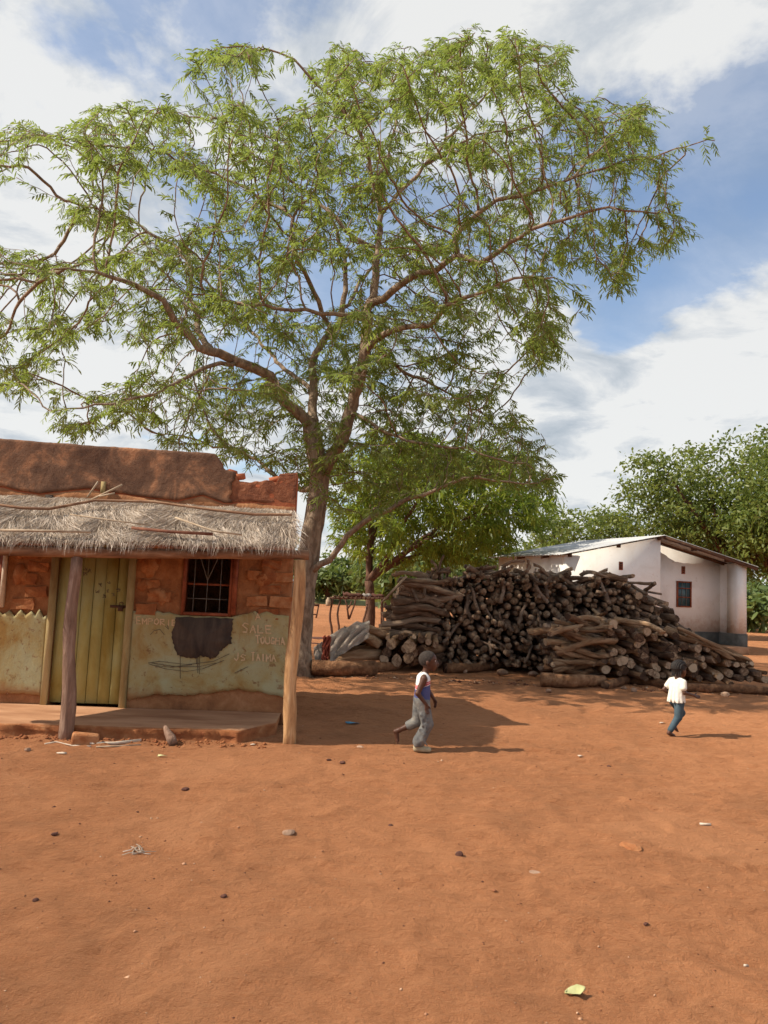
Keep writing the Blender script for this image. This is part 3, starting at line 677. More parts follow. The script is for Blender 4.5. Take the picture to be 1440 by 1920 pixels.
# dark room lining just behind the openings keeps the inside unlit as a closed room
# verandah slab with a broken front edge
mb = MB(); cols_u = np.arange(U_BEG, U_END - 0.02, 0.03); vs = []; fs = []
def slab_front(u): return 1.20 - 0.02 * u + 0.10 * float(fbm(u * 2.1, 0.3, 4, 15)) + 0.09 * float(fbm(u * 8, 0.7, 3, 16)) - max(0, u - 3.0) * 1.5
depths = [0.0, 0.1, 0.25, 0.4, 0.55, 0.7, 0.8, 0.9, 0.96, 1.0]
for u in cols_u:
    fr = slab_front(u)
    for k, d in enumerate(depths):
        z = SLAB_Z + 0.010 * float(fbm(u * 1.7, d * 3, 3, 25)) - (0.012 if k >= 8 else 0) - (0.02 * vnoise2(u * 9, 3.3, 2) if k == 9 else 0)
        vs.append(wp(u, z, 0.02 + d * fr))
    vs.append(wp(u, 0.045, 0.02 + fr * (0.985 + 0.05 * float(fbm(u * 7, 9, 2, 4))) - 0.02)); vs.append(wp(u, -0.05, 0.05 + fr + 0.03 * float(fbm(u * 5, 4, 3, 6))))
nr = len(depths) + 2
for i in range(len(cols_u) - 1):
    for j in range(nr - 1): fs.append((i * nr + j, i * nr + j + 1, (i + 1) * nr + j + 1, (i + 1) * nr + j))
last = (len(cols_u) - 1) * nr; fs.append([last + j for j in range(nr)])
mb.v.append(np.array([tuple(p) for p in vs])); mb.n = len(vs)
for k_, q_ in enumerate(fs): mb.f.append(list(q_)); mb.m.append(0 if k_ < (len(cols_u) - 1) * (nr - 1) and k_ % (nr - 1) < len(depths) - 2 else 1)
build('verandah_slab', mb, ['slab', 'brick'], house)
# posts, beam, rafters
def rough_pole(p, q, r0, r1, seed, sides=12, wob=0.02, n=10):
    rr = random.Random(seed); pts = []; rad = []
    ax = (Vector(q) - Vector(p)).normalized(); o1 = ax.orthogonal(); o2 = ax.cross(o1); ph = rr.uniform(0, 6)
    for i in range(n + 1):
        t_ = i / n; env = math.sin(math.pi * t_)
        pts.append(Vector(p).lerp(Vector(q), t_) + (o1 * math.sin(t_ * 5 + ph) + o2 * math.cos(t_ * 4 + ph * 2)) * wob * env)
        rad.append((r0 + (r1 - r0) * t_) * rr.uniform(.93, 1.07))
    mb = MB(); mb.tube(pts, rad, sides, rough=0.06, seed=seed); return mb
pb1, pb2 = gnd(122, 1383), gnd(543, 1391)
pt1 = at(145, 1044, pb1.y + .06); pt2 = at(562, 1050, pb2.y + 0.02)
build('post', rough_pole(pb1 - Vector((0, 0, .1)), pt1, 0.075, 0.058, 3), 'oldpost', house, smooth=True)
build('post', rough_pole(pb2 - Vector((0, 0, .1)), pt2, 0.074, 0.066, 9), 'post', house, smooth=True)
b0 = pt1 + (pt1 - pt2) * 0.9 + Vector((0, 0, .06)); b1 = pt2 + (pt2 - pt1).normalized() * 0.10 + Vector((0, 0, .055))
build('beam', rough_pole(b0, b1, 0.062, 0.052, 12, wob=0.015, n=16), 'beam', house, smooth=True)
EAVE0, EAVE1 = b0, b0.lerp(b1, 0.955)
def roofpt(s, v, lift=0.0):
    """s 0..1 along the beam, v 0 at the wall .. 1 at the eave"""
    e = EAVE0.lerp(EAVE1, s); uu = (e - WA).dot(WU); zt = 2.60 - 0.03 * s
    wpt = wp(uu - 0.08 * max(0, s - .8) / .2, zt, 0.05); ee = e + WN * 0.10 + Vector((0, 0, 0.095))
    return wpt.lerp(ee, v) + Vector((0, 0, 0.07 * math.sin(math.pi * min(max(v, 0), 1)) + lift))
for k in range(10):
    s = 0.03 + k * 0.104
    a = roofpt(s, 0.0) - Vector((0, 0, .06)); b = roofpt(s + rnd.uniform(-.02, .02), 0.97) - Vector((0, 0, .045))
    build('rafter', rough_pole(a, b, 0.028, 0.022, 40 + k, 7, 0.01, 5), 'beam', house, smooth=True)
# thatch: an uneven mat and loose straw over it
mb = MB(); ns, nv = 90, 12; vs = []
for lay in (0, 1):
    for i in range(ns + 1):
        for j in range(nv + 1):
            s = i / ns; v = j / nv
            vs.append(roofpt(s, v * (1 + 0.06 * float(fbm(s * 40, 1, 2, 5))), (0.015 + 0.04 * float(fbm(s * 26, v * 5, 3, 8))) if lay else -0.018))
fs = []; N1 = (ns + 1) * (nv + 1); q = lambda i, j: i * (nv + 1) + j
for i in range(ns):
    for j in range(nv):
        fs.append((N1 + q(i, j), N1 + q(i, j + 1), N1 + q(i + 1, j + 1), N1 + q(i + 1, j))); fs.append((q(i, j), q(i + 1, j), q(i + 1, j + 1), q(i, j + 1)))
for i in range(ns):
    for j in (0, nv): fs.append((q(i, j), N1 + q(i, j), N1 + q(i + 1, j), q(i + 1, j)))
for j in range(nv):
    for i in (0, ns): fs.append((q(i, j), q(i, j + 1), N1 + q(i, j + 1), N1 + q(i, j)))
mb.add(vs, fs); build('thatch_mat', mb, 'mat', house)
def blades(base, d, length, width, droop, up=None, seg=2, tip=.12, rv=None):
    """many thin bent strips: base (n,3), direction d (n,3); returns verts, quads"""
    n = len(base); d = d / np.linalg.norm(d, axis=1, keepdims=True)
    rv = rng.normal(size=(n, 3)) if rv is None else rv; side = np.cross(d, rv); side /= np.linalg.norm(side, axis=1, keepdims=True) + 1e-9
    prof_w = {2: (0.5, 1.0, tip), 1: (1.0, 0.5)}[seg]
    V = np.zeros((n, (seg + 1) * 2, 3))
    for k in range(seg + 1):
        t_ = k / seg; c = base + d * (length * t_)[:, None]; c[:, 2] -= droop * t_ * t_
        wv = side * (width * 0.5 * prof_w[k])[:, None]
        V[:, 2 * k] = c - wv; V[:, 2 * k + 1] = c + wv
    b0_ = (np.arange(n) * (seg + 1) * 2)[:, None]
    Fq = np.concatenate([b0_ + np.array([[2 * k, 2 * k + 1, 2 * k + 3, 2 * k + 2]]) for k in range(seg)], 0)
    return V.reshape(-1, 3), Fq
nS = 30000
s_a = rng.uniform(0, 1.012, nS); v_a = rng.uniform(-0.02, 1.0, nS) ** 0.85
fr = rng.random(nS) < 0.15; v_a[fr] = rng.uniform(0.86, 1.02, fr.sum())
bp = np.array([roofpt(s, v, 0.022 + 0.04 * float(fbm(s * 26, v * 5, 3, 8))) for s, v in zip(s_a, v_a)]) + rng.normal(0, 0.008, (nS, 3))
down = np.array(roofpt(0.5, 0.9) - roofpt(0.5, 0.2)); down /= np.linalg.norm(down); along = np.array(WU)
swirl = np.array([float(vnoise2(s * 22, v * 2.5, 91)) - 0.5 for s, v in zip(s_a, v_a)]) * 2.4
dd = down[None] + along[None] * (swirl + rng.normal(0, 0.30, nS))[:, None] + np.array([0, 0, 1.0])[None] * (rng.normal(0.035, 0.06, nS))[:, None]
ln = rng.uniform(0.12, 0.36, nS); ln = np.minimum(ln, np.maximum(.10, (1.06 - v_a) * 1.25)); ln[fr] = rng.uniform(0.04, 0.13, fr.sum())
dr = ln * rng.uniform(0.0, 0.35, nS); dr[fr] = ln[fr] * rng.uniform(0.3, 1.0, fr.sum())
V_, Q_ = blades(bp, dd, ln, rng.uniform(0.0022, 0.0058, nS), dr)
th = build_np('thatch_straw', V_, Q_, 'straw', house); th['kind'] = 'stuff'
# straggling ends at the open gable of the thatch
n = 60; s0 = np.ones(n); vv = rng.uniform(0.3, 1.02, n); bp = np.array([roofpt(1.0, v, 0.03) for v in vv])
dd = along[None] * rng.uniform(.3, 1.2, (n, 1)) + down[None] * rng.uniform(0.2, 1.2, (n, 1)) + rng.normal(0, .25, (n, 3))
V_, Q_ = blades(bp, dd, rng.uniform(.08, .24, n), rng.uniform(.005, .011, n), rng.uniform(0, .14, n))
th = build_np('straggling_straw', V_, Q_, 'straw', house); th['kind'] = 'stuff'
# poles and sticks lying on the thatch
def on_roof(x, y, lift=0.09):
    """roof point seen at a pixel: search the roof sheet"""
    best = None; r_ = ray(x, y).normalized()
    for i in range(0, 101):
        for j in range(0, 41):
            p = roofpt(i / 100, j / 40, lift); d = (p - Vector((0, 0, CAM_H))); k = (d - r_ * d.dot(r_)).length
            if best is None or k < best[0]: best = (k, p)
    return best[1]
def stick(pxs, r, mat, name, parent, lift=0.09, sides=7):
    mb = MB(); mb.tube([on_roof(x, y, lift) for x, y in pxs], r, sides, rough=.08, seed=int(pxs[0][0])); return build(name, mb, mat, parent, smooth=True)
stick([(-30, 942), (40, 953), (95, 955), (180, 938), (290, 942), (400, 955), (480, 966), (540, 964), (562, 966)], 0.016, 'beam', 'lath_pole', house, 0.12)
stick([(245, 988), (320, 996), (400, 1003)], 0.022, 'plank', 'plank', house, 0.11, 4)
stick([(330, 970), (400, 995), (455, 1014)], 0.011, 'stick', 'stick', house, 0.11)
stick([(0, 1008), (80, 1010), (168, 1008)], 0.014, 'stick', 'stick', house, 0.11)
stick([(130, 965), (200, 975), (280, 985)], 0.008, 'stick', 'stick', house, 0.11)
mb = MB(); u, z = wpx(178, 933); mb.tube([wp(u, z - .05, .16), wp(*wpx(238, 913), .2)], 0.012, 6); mb.tube([wp(*wpx(172, 935), .16), wp(*wpx(192, 906), .16)], 0.012, 6); mb.tube([wp(*wpx(196, 934), .2), wp(*wpx(226, 929), .24)], 0.010, 6); build('stick', mb, 'stick', house)
mb = MB(); u, z = wpx(195, 913); wbox(mb, u - .02, u + .03, z - .08, z + .06, 0.02, .06); build('peg', mb, 'framewood', house)
mb = MB(); u, z = wpx(93, 936); wbox(mb, u - .045, u + .045, z - .05, z + .05, 0.0, .022); build('vent_hole', mb, 'dark', house)
# ------------------------------------------------------------------ whitewashed house behind the woodpile
HL = Vector((5.60, 23.5, 0)); HG = Vector((math.cos(R(20)), math.sin(R(20)), 0)); HS = Vector((-math.sin(R(20)), math.cos(R(20)), 0))
HW, HLEN, EZ, AZ_, MIDS = 7.12, 4.2, 2.90, 3.66, 3.56
def hp(s, d, z): return HL + HG * s + HS * d + Vector((0, 0, z))
def hpx(x, y, depth=0.0):
    d = ray(x, y); o = Vector((0, 0, CAM_H)); p0 = HL + HS * depth; t = (p0 - o).dot(HS) / d.dot(HS); p = o + d * t - HL
    return p.dot(HG), p.z
wh = thing('white_house', hp(HW / 2, 0, 0), 'small whitewashed house with low iron roof and recessed porch behind the woodpile', 'house')
def hbox(name, s0, s1, d0, d1, z0, z1, mat, parent=None, z1b=None):
    mb = MB(); zb = z1 if z1b is None else z1b
    v = [hp(s0, d0, z0), hp(s1, d0, z0), hp(s1, d1, z0), hp(s0, d1, z0), hp(s0, d0, z1), hp(s1, d0, zb), hp(s1, d1, zb), hp(s0, d1, z1)]
    mb.add(v, [(0, 3, 2, 1), (4, 5, 6, 7), (0, 1, 5, 4), (1, 2, 6, 5), (2, 3, 7, 6), (3, 0, 4, 7)]); return build(name, mb, mat, parent or wh)
rz = lambda s: EZ + (AZ_ - EZ) * (1 - abs(s - MIDS) / MIDS)
RD = 0.8; PL = 0.62
hbox('front_wall', 0, MIDS, 0, 0.2, PL, rz(0) - .02, 'whitewash', z1b=rz(MIDS) - .02)
hbox('side_wall', 0, 0.2, 0.203, HLEN, PL, EZ - .02, 'whitewash')
hbox('porch_wall', MIDS - .2, 6.75, RD, RD + 0.2, PL, rz(MIDS) - .03, 'whitewash', z1b=rz(6.75) - .03)
hbox('porch_return', MIDS - .2, MIDS - .003, 0.203, RD - .003, PL, rz(MIDS) - .04, 'whitewash')
hbox('pillar', 6.70, HW, 0, 0.42, PL, rz(6.7) - .03, 'whitewash', z1b=EZ - .03)
hbox('side_wall', 6.753, HW, 0.423, HLEN, PL, rz(6.75) - .03, 'whitewash', z1b=EZ - .03)
hbox('back_wall', 0.203, 6.75, HLEN - .2, HLEN - .003, PL, EZ - .05, 'whitewash')
for a in ((-.02, MIDS + .01, -.02, .21, 0, PL), (-.02, .21, .213, HLEN, 0, PL), (MIDS - .21, 6.74, RD - .02, RD + .2, 0, PL), (6.68, HW + .02, -.02, HLEN, 0, PL)):
    hbox('plinth', a[0], a[1], a[2], a[3], -0.1, a[5] - .003, 'plinth')
hbox('porch_step', MIDS + .02, 6.67, -0.55, RD - .03, -0.1, 0.22, 'slab')
for side in (0, 1):
    s0, s1 = (-0.28, MIDS) if side == 0 else (MIDS, HW + 0.32)
    za, zb = (rz(0) - 0.28 * (AZ_ - EZ) / MIDS, AZ_) if side == 0 else (AZ_, EZ - 0.32 * (AZ_ - EZ) / MIDS)
    mb = MB(); cs = np.arange(-0.20, HLEN + 0.3, 0.038); vs = []
    for lay in (0, 1):
        for k, d in enumerate(cs):
            wv = 0.014 * math.sin(k * math.pi / 2) + (0.0 if lay else -0.012)
            for f in (0, 0.5, 1): vs.append(hp(s0 + (s1 - s0) * f, d, za + (zb - za) * f + 0.045 + wv))
    n3 = len(cs) * 3; fs = []
    for k in range(len(cs) - 1):
        for f in (0, 1):
            a, b_, c_, d_ = k * 3 + f, k * 3 + f + 1, k * 3 + f + 4, k * 3 + f + 3
            fs.append((n3 + a, n3 + b_, n3 + c_, n3 + d_)); fs.append((d_, c_, b_, a))
        for e in (0, 2): fs.append((k * 3 + e, n3 + k * 3 + e, n3 + k * 3 + 3 + e, k * 3 + 3 + e))
    for k in (0, len(cs) - 1):
        for f in (0, 1): fs.append((k * 3 + f, k * 3 + f + 1, n3 + k * 3 + f + 1, n3 + k * 3 + f))
    mb.add(vs, fs); rf = build('roof', mb, 'tin', wh)
    for d in ((-0.17, -0.12), (0.6, 0.66), (2.2, 2.26)) if side else ((0.9, .96), (2.4, 2.46)):
        m2 = MB(); v = [hp(s0, d[0], za - .07), hp(s1 - .01, d[0], zb - .07), hp(s1 - .01, d[1], zb - .07), hp(s0, d[1], za - .07), hp(s0, d[0], za + .028), hp(s1 - .01, d[0], zb + .028), hp(s1 - .01, d[1], zb + .028), hp(s0, d[1], za + .028)]
        m2.add(v, [(0, 3, 2, 1), (4, 5, 6, 7), (0, 1, 5, 4), (1, 2, 6, 5), (2, 3, 7, 6), (3, 0, 4, 7)]); build('rafter', m2, 'rafter', rf)
# purlin ends showing under the front edge
for s in (0.12, 1.9, MIDS - .1, 4.9, 6.3):
    hbox('purlin', s - .04, s + .04, -0.11, 0.1, rz(s) - .09, rz(s) + .0, 'rafter')
# porch window and air vents
sa, z1_ = hpx(1268, 1089, RD); sb, z0_ = hpx(1295, 1139, RD)
pw = bpy.data.objects.new('window', None); col.objects.link(pw); pw.parent = wh
hbox('pane', sa + .03, sb - .03, RD - .015, RD - .005, z0_ + .03, z1_ - .03, 'glass', pw)
for a in ((sa, sa + .045, z0_, z1_), (sb - .045, sb, z0_, z1_), (sa + .045, sb - .045, z0_, z0_ + .045), (sa + .045, sb - .045, z1_ - .045, z1_), (sa + .045, sb - .045, z0_ + .32, z0_ + .35), (sa + .045, sb - .045, z0_ + .62, z0_ + .65)):
    hbox('frame', a[0], a[1], RD - .05, RD + .01, a[2], a[3], 'rust', pw)
for f in (.35, .65): hbox('bar', sa + (sb - sa) * f - .008, sa + (sb - sa) * f + .008, RD - .035, RD - .02, z0_ + .05, z1_ - .05, 'iron', pw)
for x, y, dp in ((1164, 1061, 0), (1281, 1069, RD)):
    s, z = hpx(x, y, dp); v_ = hbox('air_vent', s - .075, s + .075, dp - .012, dp + .01, z - .13, z + .13, 'rust')
    for k in (-1, 0, 1): hbox('vent_slot', s - .04, s + .04, dp - .02, dp - .013, z + k * .07 - .018, z + k * .07 + .018, 'dark', v_)
mb = MB(); mb.box((-.01, -.07, -.13), (.01, .07, .13), Matrix.Translation(hp(-.002, 2.2, 2.5)) @ Matrix.Rotation(R(20), 4, 'Z')); build('air_vent', mb, 'rust', wh)

# ------------------------------------------------------------------ firewood
def log_mesh(seed, L, r, bend, mats, sides=9, segs=6, knots=True):
    rr = random.Random(seed); pts, rad = [], []
    a1, a2, ph = rr.uniform(-1, 1) * bend, rr.uniform(-1, 1) * bend, rr.uniform(0, 6)
    for i in range(segs + 1):
        t_ = i / segs - .5
        pts.append(Vector((a1 * (4 * t_ * t_ - .5) + bend * .3 * math.sin(t_ * 7 + ph), L * t_, a2 * (4 * t_ * t_ - .5) + bend * .3 * math.cos(t_ * 6 + ph))))
        rad.append(r * (1.06 - 0.18 * (t_ + .5)) * rr.uniform(.86, 1.10))
    mb = MB(); mb.tube(pts, rad, sides, 0, 1, rough=0.13, seed=seed)
    if knots and rr.random() < .45:
        k = rr.randrange(1, segs); an = rr.uniform(0, 6.28); dv = Vector((math.cos(an), rr.uniform(-.6, .6), math.sin(an))).normalized()
        mb.tube([pts[k], pts[k] + dv * r * 1.1, pts[k] + dv * r * rr.uniform(1.3, 1.8)], [r * .5, r * .38, r * .3], 6, 0, 1, seed=seed)
    me = mb.mesh('firewood_log', [M[k] for k in mats], smooth=True)
    # flat ends
    for p in me.polygons:
        if len(p.vertices) > 4: p.use_smooth = False
    return me
LM = {}
for key, mats in (('grey', ('log_grey', 'log_end')), ('tan', ('log_tan', 'log_end'))):
    LM[key, 's'] = [log_mesh(k, 1.0, 0.1, 0.035, mats) for k in range(14)]
    LM[key, 'c'] = [log_mesh(50 + k, 1.0, 0.1, 0.16, mats, 8, 8) for k in range(10)]
LOGS = []   # (priority, mesh, matrix, label, group)
def put(mesh, p, axis, r, L, label, group, prio, roll=None):
    ax = Vector(axis).normalized()
    M3 = ax.to_track_quat('Y', 'Z').to_matrix().to_4x4() @ Matrix.Rotation(rnd.uniform(0, 6.28) if roll is None else roll, 4, 'Y')
    S = Matrix.Diagonal((r / .1 * rnd.uniform(.82, 1.08), L, r / .1 * rnd.uniform(.82, 1.08), 1))
    LOGS.append((prio, mesh, Matrix.Translation(p) @ M3 @ S, label, group))
def packed(x0, x1, top, rmin, rmax, n, base=None, tries=26, pad=1.05):
    """drop circles into a cross-section until the outline is full"""
    C = []; base = base or (lambda x: 0.0)
    fails = 0
    while len(C) < n and fails < 140:
        r = rnd.uniform(rmin, rmax) * (0.62 if fails > 60 else 1); best = None
        for _ in range(tries):
            x = rnd.uniform(x0 + r, x1 - r); z = base(x) + r
            for (cx, cz, cr) in C:
                dx = abs(x - cx); R_ = (r + cr) * pad
                if dx < R_: z = max(z, cz + math.sqrt(R_ * R_ - dx * dx))
            if z + r < top(x) and (best is None or z < best[1]): best = (x, z)
        if best is None: fails += 1; continue
        C.append((best[0], best[1], r))
    return C
G_T, G_F, G_E, G_S = 'logs stacked in the tall woodpile', 'logs stacked in the low front woodpile', 'logs at the tarpaulin end of the woodpile', 'loose logs on top of the tall woodpile'
L_T = 'grey weathered log stacked end-out in the tall woodpile'
L_T2 = 'grey log slanting down the sloping house end of the tall woodpile'
L_F = 'tan log stacked end-out in the low woodpile before the tall one'
L_F2 = 'crooked tan branch laid lengthwise on the low front woodpile'
L_F3 = 'long pole sloping down the end of the low front woodpile'
L_E = 'brown log lying sideways in the low stack beside the tarpaulin'
L_E2 = 'curved log laid sideways at the tall woodpile\'s rack end'
L_S = 'bare crooked branch lying loose on top of the tall woodpile'
# outline of the tall pile along X at its front (Y about 16.6)
YT = 16.55
tp = [(at(x, y, YT).x, at(x, y, YT).z) for x, y in ((690, 1130), (722, 1085), (760, 1078), (830, 1082), (900, 1075), (960, 1080), (1040, 1085), (1100, 1090), (1160, 1085), (1210, 1098), (1250, 1130), (1300, 1185), (1330, 1230))]
def top_tall(x): return float(np.interp(x, [p[0] for p in tp], [p[1] for p in tp])) + 0.04 * math.sin(x * 7)
XT0 = 0.75; XT1 = at(1190, 1180, YT).x
def side_base(x): return 0.10
for (x, z, r) in packed(XT0, XT1, top_tall, 0.042, 0.082, 900, side_base, 22, 1.01):
    yaw = rnd.gauss(0, .07) ; pit = rnd.gauss(0, .05)
    if z > 1.3 and rnd.random() < .3: yaw += rnd.gauss(0, .25); pit += rnd.gauss(0, .2)
    L = rnd.uniform(1.1, 1.5); yf = YT + rnd.gauss(0, .14) + 0.16 * z / 2
    put(rnd.choice(LM['grey', 's']), (x, yf + L / 2, z), (math.sin(yaw), math.cos(yaw), pit), r * .98, L, L_T, G_T, r * 3 + (.2 if z > 1.2 else 0))
# house end: logs slant towards the yard
for (x, z, r) in packed(XT1 - 0.1, 7.05, lambda x: top_tall(x), 0.042, 0.078, 220, lambda x: 0.1):
    L = rnd.uniform(0.9, 1.3); yaw = rnd.gauss(-.45, .15); pit = rnd.gauss(.28, .12)
    put(rnd.choice(LM['grey', 's' if rnd.random() < .6 else 'c']), (x - .1, YT + .35 + rnd.gauss(0, .06) + .1 * z, z), (math.sin(yaw), math.cos(yaw), pit), r, L, L_T2, G_T, r * 3 + .3)
for k in range(46):
    x = rnd.uniform(.5, 5.6); z = rnd.uniform(.3, max(.5, top_tall(x) - .1)); a = rnd.gauss(1.3, .5)
    put(rnd.choice(LM['grey', 'c']), (x, YT - .02 + rnd.uniform(-.05, .12), z), (math.cos(a) * rnd.choice((-1, 1)), rnd.uniform(.1, .9), math.sin(a)), rnd.uniform(.028, .05), rnd.uniform(.35, .7), 'short stick wedged upright across log ends on the tall woodpile face', G_T, .45)
# a second row of logs behind the face
for (x, z, r) in packed(0.9, XT1 + .3, lambda x: top_tall(x) - .12, 0.07, 0.12, 240, side_base, 16, 1.0):
    L = rnd.uniform(1.0, 1.2); yaw = rnd.gauss(0, .04); put(rnd.choice(LM['grey', 's']), (x, YT + 1.75 + L / 2, z), (math.sin(yaw), math.cos(yaw), 0), r, L, L_T, G_T, -1)
# rack end: logs laid along the pile's length, sticking out as a stepped end
for (v, z, r) in packed(0.0, 1.25, lambda v: 1.92 - .1 * v, 0.05, 0.085, 200, lambda v: 0.1):
    L = rnd.uniform(0.9, 1.35); yaw = rnd.gauss(0, .10)
    xoff = 0.36 + 0.30 * max(0, z - .8) + rnd.gauss(0, .07)
    if v < .8: put(rnd.choice(LM['grey', 's' if v > .3 and rnd.random() < .5 else 'c'][:]), (xoff + L / 2 - .25, YT - .18 + v, z), (math.cos(yaw), math.sin(yaw), rnd.gauss(0, .08)), r, L, L_E2, G_E, r * 3 + (.5 if v < .25 else -.3))
# low stack by the tarpaulin
for (v, z, r) in packed(0.0, 1.1, lambda v: 0.86 - .12 * v, 0.07, 0.125, 60, lambda v: 0.14):
    L = rnd.uniform(0.8, 1.15); yaw = rnd.gauss(.10, .14)
    put(rnd.choice(LM['tan', 's' if rnd.random() < .5 else 'c']), (-0.52 + rnd.gauss(0, .08) + .3 * z, 15.75 + v, z), (math.cos(yaw), math.sin(yaw), rnd.gauss(0.03, .07)), r, L, L_E, G_E, r * 3 + .5 if v < .5 else -.2)
for (x, z, r) in packed(-0.05, 1.15, lambda x: 0.80 - .1 * abs(x - .5), 0.07, 0.13, 40, lambda x: 0.12):
    L = rnd.uniform(.8, 1.1); yaw = rnd.gauss(.15, .15)
    put(rnd.choice(LM['tan', 's']), (x + .1, 15.72 + L / 2 + rnd.gauss(0, .06), z), (math.sin(yaw), math.cos(yaw), rnd.gauss(0, .06)), r, L, 'brown log stacked end-out in the low stack before the tall pile\'s rack end', G_E, r * 3 + .5)
# loose branches on top
for k in range(46):
    x = rnd.uniform(0.35, 6.0); L = rnd.uniform(.45, 1.0); yaw = rnd.uniform(0, 3.14); r = rnd.uniform(.03, .062)
    put(rnd.choice(LM['grey', 'c']), (x, YT + rnd.uniform(.1, .9), top_tall(x) + r * .6 + rnd.uniform(-.03, .07)), (math.cos(yaw), math.sin(yaw), rnd.gauss(0, .28)), r, L, L_S, G_S, .6 + r)
for x, y, dx, dz, L in ((826, 1062, .1, .6, .5), (818, 1068, -.25, .5, .45), (943, 1070, .5, .25, .5), (1020, 1073, -.4, .35, .55), (962, 1055, .9, .25, .5), (990, 1062, .1, .5, .3)):
    p = at(x, y, YT + .25); put(rnd.choice(LM['grey', 'c']), p, (dx, .1, dz), .035, L, L_S, G_S, .9)
# low front pile
YF = 14.95
fp = [(at(x, y, YF).x, at(x, y, YF).z) for x, y in ((1015, 1290), (1035, 1215), (1060, 1185), (1110, 1163), (1145, 1155), (1180, 1172), (1240, 1185), (1300, 1195), (1340, 1215), (1380, 1238), (1420, 1255), (1450, 1275))]
def top_front(x): return float(np.interp(x, [p[0] for p in fp], [p[1] for p in fp])) + .03 * math.sin(x * 9)
xa, xb = fp[0][0], fp[-1][0]
xm = xa + 1.15
for (v, z, r) in packed(0.0, 1.0, lambda v: 1.06 - .1 * v, 0.042, 0.075, 150, lambda v: 0.17):
    L = rnd.uniform(.7, 1.25); yaw = rnd.gauss(0, .22)
    if v < .75: put(rnd.choice(LM['tan', 'c']), (xa + .62 + .22 * z + rnd.gauss(0, .1), YF + .02 + v, z), (math.cos(yaw), math.sin(yaw), rnd.gauss(-.06, .16)), r, L, L_F2, G_F, r * 3 + (.7 if v < .3 else -.2))
for (x, z, r) in packed(xm, 7.55, top_front, 0.048, 0.088, 300, lambda x: 0.16):
    L = rnd.uniform(.9, 1.25); yaw = rnd.gauss(-.12, .2); pit = rnd.gauss(.06, .1)
    put(rnd.choice(LM['tan' if rnd.random() < .6 else 'grey', 's']), (x, YF + L / 2 + rnd.gauss(0, .07) + .12 * z, z), (math.sin(yaw), math.cos(yaw), pit), r, L, L_F, G_F, r * 3 + .6)
for k in range(13):
    x0 = rnd.uniform(5.0, 6.4); L = rnd.uniform(1.1, 1.7); x1 = x0 + L * .88
    put(rnd.choice(LM['tan', 'c']), ((x0 + x1) / 2, YF + rnd.uniform(.05, .75), (top_front(x0) + top_front(min(x1, 7.5))) / 2 + rnd.uniform(.02, .09)), (x1 - x0, rnd.uniform(-.5, .2), top_front(min(x1, 7.5)) - top_front(x0)), rnd.uniform(.035, .055), L, L_F3, G_F, .9)
for k in range(12):
    x0 = rnd.uniform(xa + .2, xm + .9); L = rnd.uniform(.6, 1.1); yaw = rnd.gauss(.1, .5)
    put(rnd.choice(LM['tan', 'c']), (x0, YF + rnd.uniform(.05, .7), min(top_front(x0), 1.15) + rnd.uniform(-.02, .06)), (math.cos(yaw), math.sin(yaw), rnd.gauss(-.1, .2)), rnd.uniform(.04, .07), L, L_F2, G_F, .9)
def describe(label, mat):
    z = mat.translation.z; r = mat.to_scale().x * .1
    if label in (L_T, L_F):
        size = 'thick' if r > .085 else 'medium' if r > .068 else 'thin'
        tall = label == L_T; hi = z / (top_tall(mat.translation.x) if tall else top_front(mat.translation.x))
        lvl = 'in the bottom layers' if hi < .35 else 'in the middle layers' if hi < .7 else 'near the top'
        return f"{size} {'grey' if tall else 'tan'} log, cut end out, {lvl} of the {'tall woodpile' if tall else 'low front woodpile'}"
    if label in (L_T2, L_F2, L_E2, L_E, L_S, L_F3):
        size = 'thick' if r > .08 else 'medium' if r > .055 else 'thin'; hi = z / (2.0 if label in (L_T2, L_E2, L_S) else 1.0)
        lvl = 'low down' if hi < .4 else 'halfway up' if hi < .75 else 'high up'
        return f'{size} {label}, {lvl}' if label not in (L_S, L_F3) else f'{size} {label}'
    return label
LOGS.sort(key=lambda q: -q[0])
for prio, me, mat, label, grp in LOGS[:300]:
    o = link_mesh('firewood_log', me); o.matrix_world = mat; tag(o, describe(label, mat), 'log', grp)
mbr = [[], [], 0, []]
for prio, me, mat, label, grp in LOGS[300:]:
    nv_ = len(me.vertices); co = np.zeros(nv_ * 3, np.float32); me.vertices.foreach_get('co', co)
    A = np.array(mat); co = co.reshape(-1, 3) @ A[:3, :3].T + A[:3, 3]
    for p in me.polygons: mbr[1].append([i + mbr[2] for i in p.vertices]); mbr[3].append(p.material_index)
    mbr[0].append(co); mbr[2] += nv_
if mbr[0]:
    me = bpy.data.meshes.new('stacked_firewood'); fill_mesh(me, np.concatenate(mbr[0]), mbr[1])
    me.materials.append(M['log_rest']); me.materials.append(M['log_end']); me.polygons.foreach_set('material_index', mbr[3])
    o = link_mesh('stacked_firewood', me); o['kind'] = 'stuff'; tag(o, 'smaller logs and sticks filling both woodpiles between the big logs', 'firewood')
